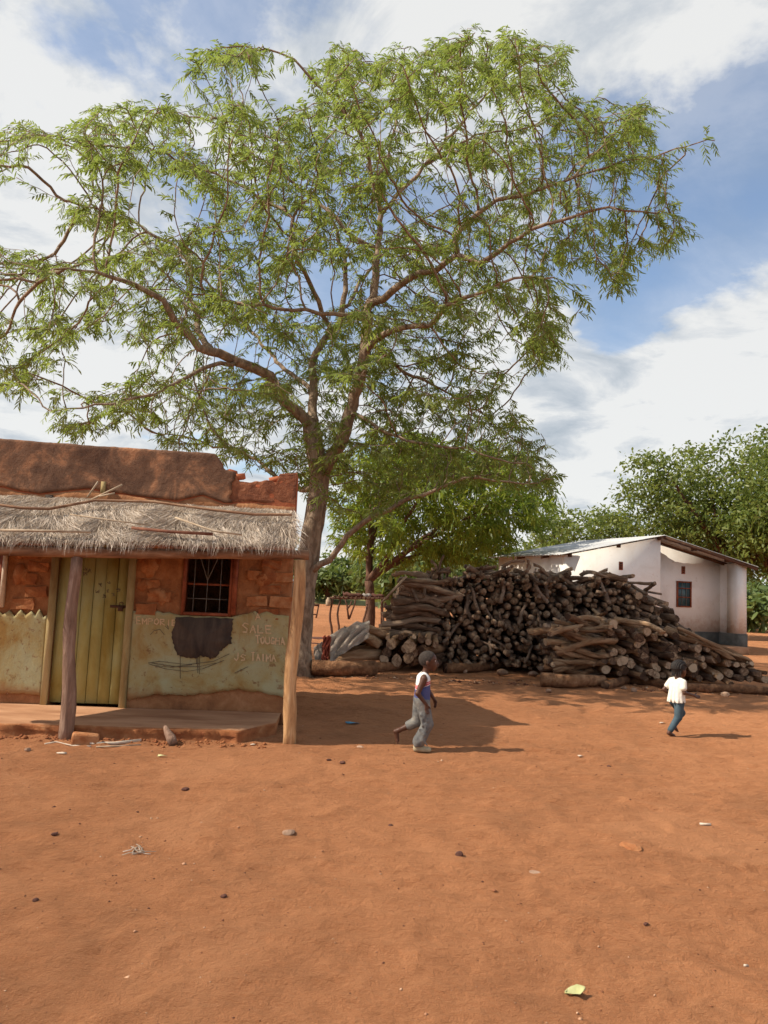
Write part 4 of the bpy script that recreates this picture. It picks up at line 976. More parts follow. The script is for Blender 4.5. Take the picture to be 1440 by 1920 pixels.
# big bearer logs lying on the ground in front
def bearer(pxs, r0, r1, label, mat='log_red', dz=0.0, seed=1):
    pts = [gnd(x, y) + Vector((0, r0 * .9, r0 * .92 + dz)) for x, y in pxs]
    q = []
    for a, b in zip(pts[:-1], pts[1:]): q += [a.lerp(b, k / 4) for k in range(4)]
    q.append(pts[-1]); rr = random.Random(seed)
    rad = [(r0 + (r1 - r0) * k / (len(q) - 1)) * rr.uniform(.9, 1.1) for k in range(len(q))]
    mb = MB(); mb.tube([p + Vector((0, rr.uniform(-.02, .02), rr.uniform(-.012, .012))) for p in q], rad, 12, 0, 1, rough=.06, seed=seed)
    o = build('bearer_log', mb, [mat, 'log_end'], None, pts[0], smooth=True); tag(o, label, 'log'); return o
bearer([(582, 1268), (640, 1270), (703, 1268)], .15, .14, 'thick short trunk section lying on the ground beside the big tree', seed=3)
bearer([(700, 1262), (740, 1258), (775, 1246)], .10, .08, 'dark pole under the low stack beside the tarpaulin', seed=5)
bearer([(835, 1262), (880, 1262), (940, 1254), (1000, 1253)], .10, .09, 'long bent bearer pole on the ground before the tall woodpile', seed=6)
bearer([(1018, 1288), (1075, 1293), (1135, 1290)], .14, .10, 'thick split bearer log under the crooked branches of the low pile', seed=7)
bearer([(1137, 1294), (1180, 1282), (1230, 1288), (1262, 1297)], .085, .09, 'arched bearer log bowed up under the low front pile', seed=8)
bearer([(1266, 1298), (1350, 1299), (1470, 1304)], .085, .075, 'straight bearer log along the ground under the low front pile', seed=9)
# stones wedged under the logs
rocks = [rock_mesh('stone', k, 'stone') for k in range(6)]
for x, y, s, lab in ((943, 1266, .11, 'squared brown stone under the long bent bearer pole'), (1000, 1268, .09, 'small brown stone beside the end of the bent bearer pole'), (872, 1262, .07, 'little stone at the start of the bent bearer pole'), (1190, 1298, .07, 'flat stone under the arched bearer log'), (1030, 1300, .06, 'pale stone before the thick split bearer log'), (1362, 1306, .07, 'flat stone against the straight bearer log'), (1172, 1294, .06, 'grey wedge stone beneath the arched bearer log')):
    p = gnd(x, y); o = link_mesh('stone', rnd.choice(rocks)); o.location = p + Vector((0, .05, s * .45)); o.scale = (s * 1.2, s, s); o.rotation_euler = (0, 0, rnd.uniform(0, 6)); tag(o, lab, 'stone')
# tarpaulin over the low stack, with a red cloth
def drape(name, quadpx, dmap, mat, label, cat, nu=26, nv=16, amp=.05, seed=4):
    (a, b, c_, d) = [at(x, y, Y) for x, y, Y in quadpx]; vs = []
    for i in range(nu + 1):
        for j in range(nv + 1):
            s, t_ = i / nu, j / nv
            p = a.lerp(b, s).lerp(d.lerp(c_, s), t_)
            k = float(fbm(s * 4 + seed, t_ * 4, 3, seed)) * 2
            fold = math.sin(s * 17 + 4 * math.sin(t_ * 4 + seed)) * .45 + abs(math.sin(s * 7 + t_ * 9)) * .5
            p += Vector((0.3, -.8, .6)).normalized() * amp * (k + fold) + Vector((0, 0, dmap(s, t_)))
            vs.append(p)
    fs = [(i * (nv + 1) + j, (i + 1) * (nv + 1) + j, (i + 1) * (nv + 1) + j + 1, i * (nv + 1) + j + 1) for i in range(nu) for j in range(nv)]
    mb = MB(); mb.add(vs, fs); o = build(name, mb, mat, None, gnd(640, 1245)); sm = o.modifiers.new('thickness', 'SOLIDIFY'); sm.thickness = .008
    tag(o, label, cat); return o
drape('tarpaulin', [(618, 1190, 15.55), (692, 1163, 15.75), (690, 1197, 15.48), (618, 1245, 15.3)], lambda s, t_: .05 * math.sin(math.pi * s) - .02, 'tarp', 'crumpled beige tarpaulin thrown over the low log stack', 'tarpaulin', 44, 28, .085)
drape('tarpaulin', [(588, 1215, 15.2), (606, 1203, 15.4), (610, 1245, 15.15), (590, 1248, 15.05)], lambda s, t_: .0, 'tarp', 'grey flap of sheeting hanging beside the red cloth', 'tarpaulin', 16, 16, .07, 9)
drape('cloth', [(606, 1192, 15.3), (622, 1196, 15.35), (614, 1240, 15.12), (601, 1243, 15.12)], lambda s, t_: 0.0, 'redcloth', 'dull red cloth hanging between the tarpaulin and the grey flap', 'cloth', 18, 16, .08, 6)
# a weathered board leaning on the pile's rack end
mb = MB(); a, b = at(727, 1118, 16.25), at(755, 1088, 16.3); d = (b - a).normalized(); sd = Vector((0.1, 1, 0)).normalized(); up = d.cross(sd)
v = [p + sd * e * .12 + up * f * .02 for p in (a - d * .15, b + d * .12) for e in (-1, 1) for f in (-1, 1)]
mb.add(v, [(0, 1, 3, 2), (4, 6, 7, 5), (0, 4, 5, 1), (2, 3, 7, 6), (0, 2, 6, 4), (1, 5, 7, 3)]); tag(build('board', mb, 'stick', None, a), 'grey weathered board leaning on the tall woodpile\'s rack end', 'board')
# ------------------------------------------------------------------ trees
def smooth_path(pts, step):
    out = []; n = len(pts)
    for i in range(n - 1):
        p0, p1, p2, p3 = pts[max(i - 1, 0)], pts[i], pts[i + 1], pts[min(i + 2, n - 1)]
        k = max(1, int((p2 - p1).length / step))
        for j in range(k):
            t_ = j / k
            out.append(0.5 * ((2 * p1) + (p2 - p0) * t_ + (2 * p0 - 5 * p1 + 4 * p2 - p3) * t_ ** 2 + (3 * p1 - p0 - 3 * p2 + p3) * t_ ** 3))
    out.append(pts[-1]); return out
class Tree:
    def __init__(s): s.pos = []; s.par = []; s.fix = []; s.limb = []; s.kids = []
    def node(s, p, par, fix=0.0, limb=-1):
        s.pos.append(Vector(p)); s.par.append(par); s.fix.append(fix); s.limb.append(limb); s.kids.append([])
        if par >= 0: s.kids[par].append(len(s.pos) - 1)
        return len(s.pos) - 1
    def add_limb(s, pts, r0, r1, lid, step=0.2, root=False):
        pts = [Vector(p) for p in pts]; path = smooth_path(pts, step)
        if root: prev = -1
        else:
            kd = kdtree.KDTree(len(s.pos))
            for i, p in enumerate(s.pos): kd.insert(p, i)
            kd.balance(); _, prev, _ = kd.find(path[0]); path = path[1:]
        n = len(path); wob = Vector((0, 0, 0)); jr = random.Random(lid * 7 + n)
        for k in range(1, n - 1):
            wob = wob * .72 + Vector((jr.gauss(0, 1), jr.gauss(0, 1), jr.gauss(0, 1))) * .030 * (1 if lid else .35); path[k] = path[k] + wob
        for k, p in enumerate(path): prev = s.node(p, prev, r0 + (r1 - r0) * k / max(1, n - 1), lid)
    def grow(s, attr, infl, kill, step, iters, droop=0.0, seed=1):
        rr = random.Random(seed); A = [Vector(a) for a in attr]
        for it in range(iters):
            kd = kdtree.KDTree(len(s.pos))
            for i, p in enumerate(s.pos): kd.insert(p, i)
            kd.balance(); acc = {}; keep = []
            for a in A:
                co, i, d = kd.find(a)
                if d < kill: continue
                keep.append(a)
                if d < infl: acc.setdefault(i, []).append((a - s.pos[i]).normalized())
            A = keep
            if not acc: break
            made = 0
            for i, ds in acc.items():
                if len(s.kids[i]) > 3: continue
                v = Vector((0, 0, 0))
                for d in ds: v += d
                v = v / len(ds) + Vector((rr.gauss(0, .16), rr.gauss(0, .16), rr.gauss(0, .16) - droop))
                if v.length < 1e-4: continue
                if s.par[i] >= 0: v += (s.pos[i] - s.pos[s.par[i]]).normalized() * .35
                s.node(s.pos[i] + v.normalized() * step, i); made += 1
            if not made: break
    def radii(s, tip=0.006, ex=2.3):
        n = len(s.pos); s.rad = [0.0] * n; s.ht = [0] * n
        for i in range(n - 1, -1, -1):
            if not s.kids[i]: s.rad[i] = tip
            else:
                s.rad[i] = sum(s.rad[k] ** ex for k in s.kids[i]) ** (1 / ex); s.ht[i] = 1 + max(s.ht[k] for k in s.kids[i])
            if s.fix[i]: s.rad[i] = s.fix[i]
    def chains(s, sel):
        """polylines over nodes for which sel(i); each starts at its parent node"""
        done = set(); out = []
        for i in range(len(s.pos)):
            if not sel(i) or i in done: continue
            ch = ([s.par[i]] if s.par[i] >= 0 else []) + [i]; done.add(i); j = i
            while True:
                c = [k for k in s.kids[j] if sel(k) and k not in done and (s.limb[k] == s.limb[j])]
                if not c: break
                j = max(c, key=lambda k: s.rad[k]); ch.append(j); done.add(j)
            out.append(ch)
        return out
    def meshes(s, root, mat, limb_names):
        for lid, nm in limb_names.items():
            mb = MB()
            for ch in s.chains(lambda i: s.limb[i] == lid):
                rad = [s.rad[i] for i in ch]
                if len(ch) > 1 and s.limb[ch[0]] != lid: rad[0] = min(rad[0], rad[1] * 1.15)
                if len(ch) > 1: mb.tube([s.pos[i] for i in ch], rad, 12 if max(rad) > .1 else 8, rough=.05, seed=lid)
            if mb.v: build(nm, mb, mat, root, smooth=True)
        mb = MB()
        for ch in s.chains(lambda i: s.limb[i] < 0):
            if len(ch) < 2: continue
            rad = [s.rad[i] for i in ch]; rad[0] = min(rad[0], rad[1] * 1.2)
            mb.tube([s.pos[i] for i in ch], rad, 5 if max(rad) > .02 else 3)
        if mb.v: o = build('twigs', mb, mat, root, smooth=True); o['kind'] = 'stuff'
    def leaves(s, root, mat, per, length, width, spread=.10, hmax=5, droop=.5, seg=2, up=0.1, keep=1.0):
        ids = [i for i in range(len(s.pos)) if s.par[i] >= 0 and ((s.limb[i] < 0 and s.ht[i] <= hmax) or (s.limb[i] > 0 and s.rad[i] < .026)) and rnd.random() < keep]
        P_ = np.array([s.pos[i] for i in ids]); D_ = np.array([(s.pos[i] - s.pos[s.par[i]]).normalized() for i in ids])
        P_ = np.repeat(P_, per, 0); D_ = np.repeat(D_, per, 0); n = len(P_)
        P_ = P_ - D_ * rng.uniform(0, .2, (n, 1)) + rng.normal(0, spread, (n, 3)) * np.array([1, 1, .6])
        dv = D_ * .45 + rng.normal(0, .55, (n, 3)) + np.array([0, 0, up])
        ln_ = rng.uniform(*length, n)
        V_, Q_ = blades(P_, dv, ln_, rng.uniform(*width, n), ln_ * droop * rng.uniform(.3, 1.5, n), seg=seg, tip=.4)
        o = build_np('foliage', V_, Q_, mat, root); o['kind'] = 'stuff'; return n
def spray_leaves(s, root, mat, n_spray, n_leaf, axis_len, length, width, hmax, flat=.35, keep=1.0):
    """feathery sprays: short flat twigs with leaflets on both sides"""
    ids = [i for i in range(len(s.pos)) if s.par[i] >= 0 and ((s.limb[i] < 0 and s.ht[i] <= hmax) or (s.limb[i] > 0 and s.rad[i] < .024)) and rnd.random() < keep]
    P_ = np.repeat(np.array([s.pos[i] for i in ids]), n_spray, 0); D_ = np.repeat(np.array([(s.pos[i] - s.pos[s.par[i]]).normalized() for i in ids]), n_spray, 0); n = len(P_)
    P_ = P_ - D_ * rng.uniform(0, .18, (n, 1))
    A_ = D_ * .8 + rng.normal(0, .75, (n, 3)); A_[:, 2] = A_[:, 2] * flat + .02; A_ /= np.linalg.norm(A_, axis=1, keepdims=True)
    UP = np.array([0, 0, 1.0]) + rng.normal(0, .28, (n, 3)); SD = np.cross(A_, UP); SD /= np.linalg.norm(SD, axis=1, keepdims=True); NR = np.cross(SD, A_)
    L = rng.uniform(*axis_len, n); dr = L * rng.uniform(.1, .55, n); tt = np.linspace(.15, 1, n_leaf)
    sg = np.where(np.arange(n_leaf) % 2 == 0, 1.0, -1.0)
    base_ = P_[:, None] + A_[:, None] * (L[:, None] * tt)[..., None]; base_[..., 2] -= dr[:, None] * tt ** 2
    dv = A_[:, None] * .75 + SD[:, None] * (sg * .75)[None, :, None] + rng.normal(0, .22, (n, n_leaf, 3)); dv[..., 2] -= .22 + .35 * tt
    ll = rng.uniform(*length, (n, n_leaf)) * (1.1 - .35 * np.abs(tt - .5))
    rv = np.repeat(NR[:, None], n_leaf, 1) + rng.normal(0, .25, (n, n_leaf, 3))
    V_, Q_ = blades(base_.reshape(-1, 3), dv.reshape(-1, 3), ll.reshape(-1), rng.uniform(*width, n * n_leaf), (ll * rng.uniform(.05, .4, (n, n_leaf))).reshape(-1), tip=.3, rv=rv.reshape(-1, 3))
    o = build_np('foliage', V_, Q_, mat, root); o['kind'] = 'stuff'
    V2, Q2 = blades(P_, A_, L, np.full(n, .006), dr, tip=.5); o = build_np('leaf_stalks', V2, Q2, 'bark_tree', root); o['kind'] = 'stuff'
    return n * n_leaf
def in_poly(x, y, poly):
    c = False; j = len(poly) - 1
    for i in range(len(poly)):
        (xi, yi), (xj, yj) = poly[i], poly[j]
        if (yi > y) != (yj > y) and x < (xj - xi) * (y - yi) / (yj - yi) + xi: c = not c
        j = i
    return c
# ---- the big feathery tree behind the shop
TY = 14.7
tree = Tree()
A3 = lambda L: [at(x, y, TY + dy) for x, y, dy in L]
base = gnd(556, 1264)
limbs = {0: 'trunk'}
tree.add_limb([base - Vector((0, 0, .15)), base + Vector((0, 0, .12))] + A3([(562, 1180, 0), (574, 1080, 0), (588, 980, 0), (596, 930, 0), (599, 895, 0), (592, 850, 0), (588, 812, .1), (584, 795, .1)]), .25, .17, 0, root=True)
for k in range(3): tree.fix[k] *= 1.35 - .12 * k
spec = [
 ([(599, 895, 0), (618, 862, -.1), (637, 830, -.2), (650, 780, -.3), (668, 710, -.4), (678, 650, -.4), (690, 600, -.3), (700, 540, 0), (712, 470, .3), (715, 400, .5)], .15, .07),          # right stem
 ([(586, 800, .1), (560, 775, -.2), (520, 733, -.5), (500, 705, -.7), (450, 687, -1.0), (415, 672, -1.2), (370, 650, -1.4), (330, 612, -1.6), (300, 575, -1.8), (250, 535, -2.0), (180, 513, -2.2), (100, 505, -2.5)], .135, .018),
 ([(590, 800, .1), (586, 740, .5), (590, 685, .8), (624, 627, 1.1), (645, 580, 1.4), (652, 520, 1.6), (640, 440, 1.9), (615, 390, 2.0)], .11, .035),
 ([(400, 668, -1.2), (372, 608, -.6), (356, 555, 0), (357, 510, .4), (335, 470, .8), (290, 440, 1.0), (230, 410, 1.2), (150, 385, 1.2)], .075, .014),
 ([(450, 687, -1.0), (410, 684, -1.4), (370, 695, -1.8), (330, 712, -2.1), (290, 740, -2.3), (250, 754, -2.5), (190, 766, -2.7), (110, 770, -2.8)], .05, .012),
 ([(690, 600, -.3), (640, 592, -.9), (550, 580, -1.4), (480, 567, -1.8), (415, 563, -2.0), (340, 540, -2.4)], .055, .014),
 ([(624, 627, 1.1), (590, 545, .6), (565, 490, .2), (547, 440, 0), (548, 405, 0), (510, 375, .2), (430, 325, .3), (350, 300, .4), (260, 270, .4)], .06, .014),
 ([(680, 665, -.4), (714, 627, -.8), (747, 616, -1.2), (810, 600, -1.7), (845, 573, -2.0), (885, 553, -2.3), (960, 530, -2.7), (1040, 520, -3.0)], .075, .016),
 ([(695, 575, -.2), (720, 560, -.3), (755, 533, -.6), (820, 505, -.9), (853, 475, -1.2), (895, 495, -1.4), (940, 475, -1.6), (1000, 440, -1.9), (1060, 412, -2.1), (1140, 395, -2.3), (1230, 400, -2.4)], .085, .015),
 ([(853, 475, -1.2), (853, 445, -1.1), (880, 410, -1.0), (940, 375, -.9), (1000, 358, -.9), (1060, 335, -.9), (1092, 310, -.9), (1118, 278, -.8), (1150, 242, -.8), (1200, 206, -.7)], .06, .012),
 ([(1060, 335, -.9), (1140, 318, -1.1), (1220, 298, -1.2), (1285, 277, -1.2), (1340, 264, -1.2)], .028, .010),
 ([(715, 400, .5), (760, 350, .7), (830, 275, .9), (885, 210, 1.1), (935, 160, 1.2), (980, 125, 1.2), (1050, 92, 1.2)], .055, .012),
 ([(800, 310, .8), (890, 255, 1.5), (970, 243, 2.0), (1020, 225, 2.3), (1070, 195, 2.5), (1120, 182, 2.5)], .032, .010),
 ([(715, 400, .5), (702, 350, .4), (690, 300, .2), (660, 240, 0), (620, 180, -.2), (565, 120, -.3), (500, 85, -.3), (400, 95, -.3)], .055, .011),
 ([(700, 345, .4), (725, 290, 1.0), (742, 220, 1.4), (760, 150, 1.6), (800, 95, 1.7)], .04, .011),
 ([(712, 470, .3), (665, 440, .6), (620, 395, .8), (560, 350, 1.0), (495, 300, 1.2), (430, 240, 1.3), (330, 210, 1.3)], .055, .012),
 ([(574, 1072, 0), (600, 1058, -.2), (628, 1028, -.4), (650, 995, -.5), (680, 975, -.6), (735, 955, -.8), (790, 930, -1.0), (850, 905, -1.2), (930, 895, -1.4), (1010, 905, -1.5)], .075, .014),
 ([(690, 640, -.4), (740, 690, .6), (800, 720, 1.4), (880, 760, 2.0), (950, 810, 2.5), (1020, 860, 2.8)], .045, .011),
 ([(655, 770, -.3), (720, 810, -1.0), (800, 830, -1.6), (900, 850, -2.0), (1000, 880, -2.2)], .04, .011),
 ([(594, 905, 0), (570, 920, .6), (530, 900, 1.5), (470, 850, 2.2), (400, 830, 2.8), (300, 815, 3.0)], .08, .014),
 ([(645, 580, 1.4), (700, 500, 3.0), (780, 430, 3.8), (860, 360, 4.2), (900, 300, 4.4)], .05, .011),
 ([(586, 740, .5), (500, 660, 2.4), (420, 560, 3.6), (330, 480, 4.2), (220, 420, 4.4)], .06, .012),
]
for k, (L, r0, r1) in enumerate(spec):
    tree.add_limb(A3(L), r0 * .86, r1 * .8, k + 1); limbs[k + 1] = 'branch'
crown = [(325, 88), (400, 92), (470, 72), (540, 60), (610, 72), (670, 98), (740, 95), (790, 85), (830, 55), (900, 60), (970, 52), (1010, 88), (1085, 85), (1070, 125), (1035, 165), (1090, 165), (1130, 178), (1190, 192), (1245, 195), (1215, 260), (1290, 275), (1355, 262), (1300, 310), (1235, 350), (1290, 420), (1295, 460), (1220, 465), (1170, 480), (1190, 562), (1150, 590), (1085, 570), (1050, 630), (1065, 680), (1000, 692), (985, 640), (955, 590), (915, 600), (930, 680), (945, 740), (990, 790), (1030, 840), (1050, 905), (1000, 918), (930, 905), (860, 900), (740, 940), (660, 975), (610, 960), (560, 900), (430, 858), (300, 838), (130, 815), (80, 782), (110, 752), (200, 735), (260, 690), (330, 645), (250, 640), (220, 600), (150, 635), (140, 680), (100, 725), (0, 745), (-160, 700), (-220, 480), (-160, 300), (-60, 240), (70, 230), (140, 250), (150, 205), (230, 190), (310, 190), (360, 205), (430, 165), (400, 140), (340, 108)]
attr = []
while len(attr) < 7000:
    x, y = rnd.uniform(-220, 1360), rnd.uniform(50, 960)
    if not in_poly(x, y, crown): continue
    if float(vnoise2(x / 120 + y / 260, y / 40 - x / 500, 12)) * .7 + float(vnoise2(x / 40, y / 22, 13)) * .3 < .44: continue
    h = 5.0 * math.sqrt(max(0.05, 1 - ((x - 600) / 800) ** 2)) * (0.55 if y > 760 else 1)
    dy = rnd.uniform(-.75, 1) * h
    if TY + dy < 10.6: continue
    attr.append(at(x, y, TY + dy))
k_ = 0
while k_ < 1300:
    x, y = rnd.uniform(620, 1040), rnd.uniform(600, 915)
    if in_poly(x, y, crown): attr.append(at(x, y, TY + rnd.uniform(-.8, 2.6))); k_ += 1
tree.grow(attr, 1.5, .30, .19, 70, .02, 3)
tree.radii(.0075)
T1 = thing('feathery_tree', base, 'tall spreading tree with feathery leaves rising behind the mud shop', 'tree')
tree.meshes(T1, 'bark_tree', limbs)
nl = spray_leaves(tree, T1, 'leaf_main', 2, 11, (.20, .38), (.075, .14), (.020, .034), 7, keep=.86)
print('MAIN TREE nodes', len(tree.pos), 'leaves', nl)

def simple_tree(name, label, cat, base, h, rx, ry, zc, rzv, trunk_r, n_attr, leaf, mat_bark, leafdim, per, group=None, lobes=5, fork=.35, seed=1, lean=(0, 0), step=.3, infl=3.0, low=None, hmax=5, droop=.4, spread=.16):
    rr = random.Random(seed); t_ = Tree(); base = Vector(base)
    fz = h * fork
    t_.add_limb([base - Vector((0, 0, .2)), base + Vector((lean[0] * .02, lean[1] * .02, fz * .5)), base + Vector((lean[0] * -.03, lean[1] * .05, fz))], trunk_r, trunk_r * .75, 0, .25, True)
    top = base + Vector((lean[0] * -.03, lean[1] * .05, fz)); names = {0: 'trunk'}
    for k in range(lobes):
        a = 2 * math.pi * k / lobes + rr.uniform(-.4, .4); q = rr.uniform(.35, .7)
        e = base + Vector((lean[0] + rx * q * math.cos(a), lean[1] + ry * q * math.sin(a), zc + rzv * rr.uniform(-.1, .5)))
        t_.add_limb([top, top.lerp(e, .5) + Vector((0, 0, rr.uniform(-.3, .2))), e], trunk_r * .55, .03, k + 1, .3); names[k + 1] = 'branch'
    lob = [(base + Vector((lean[0], lean[1], zc)), rx * .8, ry * .8, rzv * .85)]
    for k in range(lobes * 2):
        a = rr.uniform(0, 6.28); e = rr.uniform(-.5, .9); q = .62
        lob.append((base + Vector((lean[0] + rx * q * math.cos(a) * math.cos(e), lean[1] + ry * q * math.sin(a) * math.cos(e), zc + rzv * .7 * math.sin(e))), rx * .42, ry * .42, rzv * .42))
    at_ = []
    while len(at_) < n_attr:
        c_, ax, ay, az = rr.choice(lob); v = Vector((rr.gauss(0, 1), rr.gauss(0, 1), rr.gauss(0, 1))).normalized() * rr.uniform(.35, 1) ** .6
        p = c_ + Vector((v.x * ax, v.y * ay, v.z * az))
        if p.z < (low if low is not None else base.z + .5): continue
        at_.append(p)
    t_.grow(at_, infl, step * 1.5, step, 50, 0, seed); t_.radii(.008)
    root = thing(name, base, label, cat, group)
    t_.meshes(root, mat_bark, names)
    nl = t_.leaves(root, leaf, per, leafdim[0], leafdim[1], spread, hmax, droop)
    print(name, len(t_.pos), nl); return root
# fresh green tree beyond the woodpile
simple_tree('shade_tree', 'low dense bright green shade tree beyond the tall woodpile', 'tree', gnd(690, 1190), 7.2, 4.7, 4.2, 4.4, 3.0, .20, 4200, 'leaf_second', 'bark_dark', ((.14, .26), (.045, .08)), 24, lobes=7, fork=.26, seed=5, lean=(1.9, .3), low=1.75, step=.28, droop=.6)
# broadleaf trees behind the white house and the far tree line
BL = ((.13, .24), (.07, .12))
simple_tree('broadleaf_tree', 'large dark green broadleaf tree towering behind the white house', 'tree', (15.9, 34.5, 0), 9.8, 5.3, 4.5, 5.7, 4.3, .42, 5200, 'leaf_broad', 'bark_dark', BL, 34, 'trees behind the white house', 8, .3, 11, step=.42, infl=4.5, low=1.6, droop=.3, spread=.32, hmax=9)
simple_tree('broadleaf_tree', 'round broadleaf tree filling the gap between the white house and the shade tree', 'tree', (10.2, 39.0, 0), 6.2, 3.6, 3.0, 3.9, 2.4, .26, 2400, 'leaf_broad', 'bark_dark', BL, 34, 'trees behind the white house', 6, .3, 17, step=.42, infl=4.5, low=1.0, droop=.3, spread=.32, hmax=9)
simple_tree('broadleaf_tree', 'thick trunked broadleaf tree standing past the house\'s porch pillar', 'tree', (17.2, 33.0, 0), 7.5, 3.6, 3.0, 5.2, 2.6, .45, 1900, 'leaf_broad', 'bark_dark', BL, 32, 'trees behind the white house', 6, .3, 19, step=.42, infl=4.5, low=2.6, droop=.3, spread=.32, hmax=9)
FD = ((.35, .6), (.16, .3))
for k, (x, y, h_, rx, lab) in enumerate(((-12, 84, 7, 5.0, 'pale green tree at the grass field\'s edge, half hidden by the big trunk'), (-4.5, 66, 3.0, 2.6, 'low light green bush beside the far bank of the field'), (0.5, 62, 3.8, 3.2, 'rounded green bush behind the stick rack'), (6.5, 72, 6.5, 4.5, 'far tree behind the bright green shade tree'), (-21, 95, 8, 6.0, 'far pale tree standing out in the grass field'), (14, 80, 7, 5.0, 'far tree between the shade tree and the round broadleaf tree'), (32, 62, 8, 5.5, 'far tree beyond the thick trunked broadleaf tree'), (24, 50, 3.2, 3.0, 'low bush beyond the porch pillar of the white house'), (20.5, 45, 2.6, 2.4, 'small bush by the thick trunked broadleaf tree'), (2.6, 46, 3.4, 3.2, 'low bush under the far side of the bright green shade tree'), (-2.2, 74, 5.2, 4.2, 'spreading pale tree behind the rack and the dark trunk'))):
    simple_tree('far_tree' if h_ > 5 else 'bush', lab, 'tree' if h_ > 5 else 'bush', (x, y, .1), h_, rx, rx * .8, h_ * .52, h_ * .46, .2, 260, 'leaf_far', 'bark_dark', FD, 26, 'trees and bushes along the field', 5, .2, 30 + k, step=max(.26, h_ * .085), infl=8, low=.2, droop=.3, spread=.4, hmax=9)
# dry grass standing in the field
n = 14000; gxx = rng.uniform(-60, 10, n); gyy = 68 + rng.uniform(0, 1, n) ** 2 * 90
bp = np.stack([gxx, gyy, np.full(n, .40)], -1); dv = np.stack([rng.normal(0, .25, n), rng.normal(0, .25, n), np.ones(n)], -1)
V_, Q_ = blades(bp, dv, rng.uniform(.3, .8, n), rng.uniform(.05, .12, n), np.zeros(n)); go = build_np('grass', V_, Q_, 'field'); go['kind'] = 'stuff'; tag(go, 'dry pale grass standing over the far field', 'grass')

# ------------------------------------------------------------------ yard furniture
rk0 = gnd(622, 1193); rack = thing('stick_rack', rk0, 'rough drying rack of crooked sticks with dark cloths on top', 'rack')
RW, RDp, RH = 1.72, 0.75, 1.24
def rp(u, v, z): return rk0 + Vector((u, v, z))
for u, v, s_ in ((0, 0, 1), (RW - .12, .05, 2), (.16, RDp, 3), (RW - .1, RDp, 4), (RW * .62, -.02, 6)):
    build('leg', rough_pole(rp(u, v, -.1), rp(u + rnd.uniform(-.06, .1), v, RH + (.05 if s_ != 6 else -.15)), .04, .03, 70 + s_, 8, .04, 7), 'bark_dark', rack, smooth=True)
for v in (0.0, RDp): build('rail', rough_pole(rp(-.12, v, RH), rp(RW + .1, v, RH + .05), .035, .03, 80 + int(v * 9), 8, .03, 7), 'bark_dark', rack, smooth=True)
for k in range(12): build('slat', rough_pole(rp(.02 + k * .145, -.12, RH + .06), rp(.04 + k * .145 + rnd.uniform(-.05, .05), RDp + .1, RH + .06), .024, .02, 90 + k, 6, .015, 4), 'bark_dark', rack, smooth=True)
def bundle(x0, x1, mat, lab, seed):
    mb = MB(); pts = [rp(x0 + (x1 - x0) * k / 6, .25 + .04 * math.sin(k * 2), RH + .12 + .02 * math.sin(k * 1.7)) for k in range(7)]
    mb.tube(pts, [.04, .07, .06, .075, .06, .07, .04], 9, rough=.22, seed=seed); tag(build('cloth_bundle', mb, mat, None, pts[0], smooth=True), lab, 'cloth')
bundle(.30, .95, 'clod', 'dark folded cloth lying on the stick rack', 3); bundle(.92, 1.22, 'metal', 'grey folded cloth in the middle of the stick rack', 4); bundle(1.2, 1.66, 'clod', 'black cloth bundle on the rack end near the woodpile', 5)
mb = MB(); p = rp(-.16, -.06, RH - .12); mb.tube([p + Vector((0, 0, -.14)), p + Vector((0, 0, -.1)), p + Vector((0, 0, .05)), p + Vector((0, 0, .09)), p + Vector((0, 0, .13))], [.07, .085, .085, .05, .045], 10); tag(build('jerrycan', mb, 'stick', None, p, smooth=True), 'small tan can hanging from the rack corner', 'can')
# trestle bench far behind
bq = gnd(587, 1158); bench = thing('trestle_bench', bq, 'small dark trestle bench alone on the far soil', 'bench')
build('seat', rough_pole(bq + Vector((-1.6, 0, .62)), bq + Vector((.28, 0, .62)), .055, .055, 3, 6, 0, 3), 'bark_dark', bench)
for x0, x1 in ((-.9, -.2), (-.2, -.9), (.15, .25), (-1.5, -1.5)): build('leg', rough_pole(bq + Vector((x0, 0, -.03)), bq + Vector((x1, 0, .6)), .04, .035, 5, 6, 0, 3), 'bark_dark', bench)
build('stretcher', rough_pole(bq + Vector((-1.5, 0, .16)), bq + Vector((.2, 0, .16)), .03, .03, 7, 6, 0, 3), 'bark_dark', bench)
dq = gnd(692, 1158); mb = MB(); mb.tube([dq + Vector((0, 0, 0)), dq + Vector((0, 0, .02)), dq + Vector((0, 0, .26)), dq + Vector((0, 0, .28)), dq + Vector((0, 0, .54)), dq + Vector((0, 0, .56))], [.20, .21, .21, .22, .21, .19], 20)
tag(build('drum', mb, 'metal', None, dq, smooth=True), 'grey steel drum standing by the dark shade tree trunk', 'drum')
sq = gnd(654, 1161); mb = MB()
for a, b in (((0, 0), (-.35, 1.35)), ((0, 0), (.35, 1.3)), ((-.12, .5), (.1, .9))): mb.tube([sq + Vector((a[0], 0, a[1] - .03)), sq + Vector(((a[0] + b[0]) / 2 + .05, .02, (a[1] + b[1]) / 2)), sq + Vector((b[0], 0, b[1]))], [.05, .042, .03], 7)
tag(build('forked_stump', mb, 'bark_dark', None, sq, smooth=True), 'leafless forked sapling stuck in the soil behind the rack', 'sapling')
for x, y, s, lab in ((612, 1197, .34, 'low dark soil mound behind the tarpaulin'), (592, 1206, .12, 'dark clod between the big trunk and the tarpaulin')):
    p = gnd(x, y); o = link_mesh('soil_mound', rock_mesh('soil_mound', 5, 'clod', .25)); o.location = p; o.scale = (s * 2, s, s * .5); tag(o, lab, 'mound')

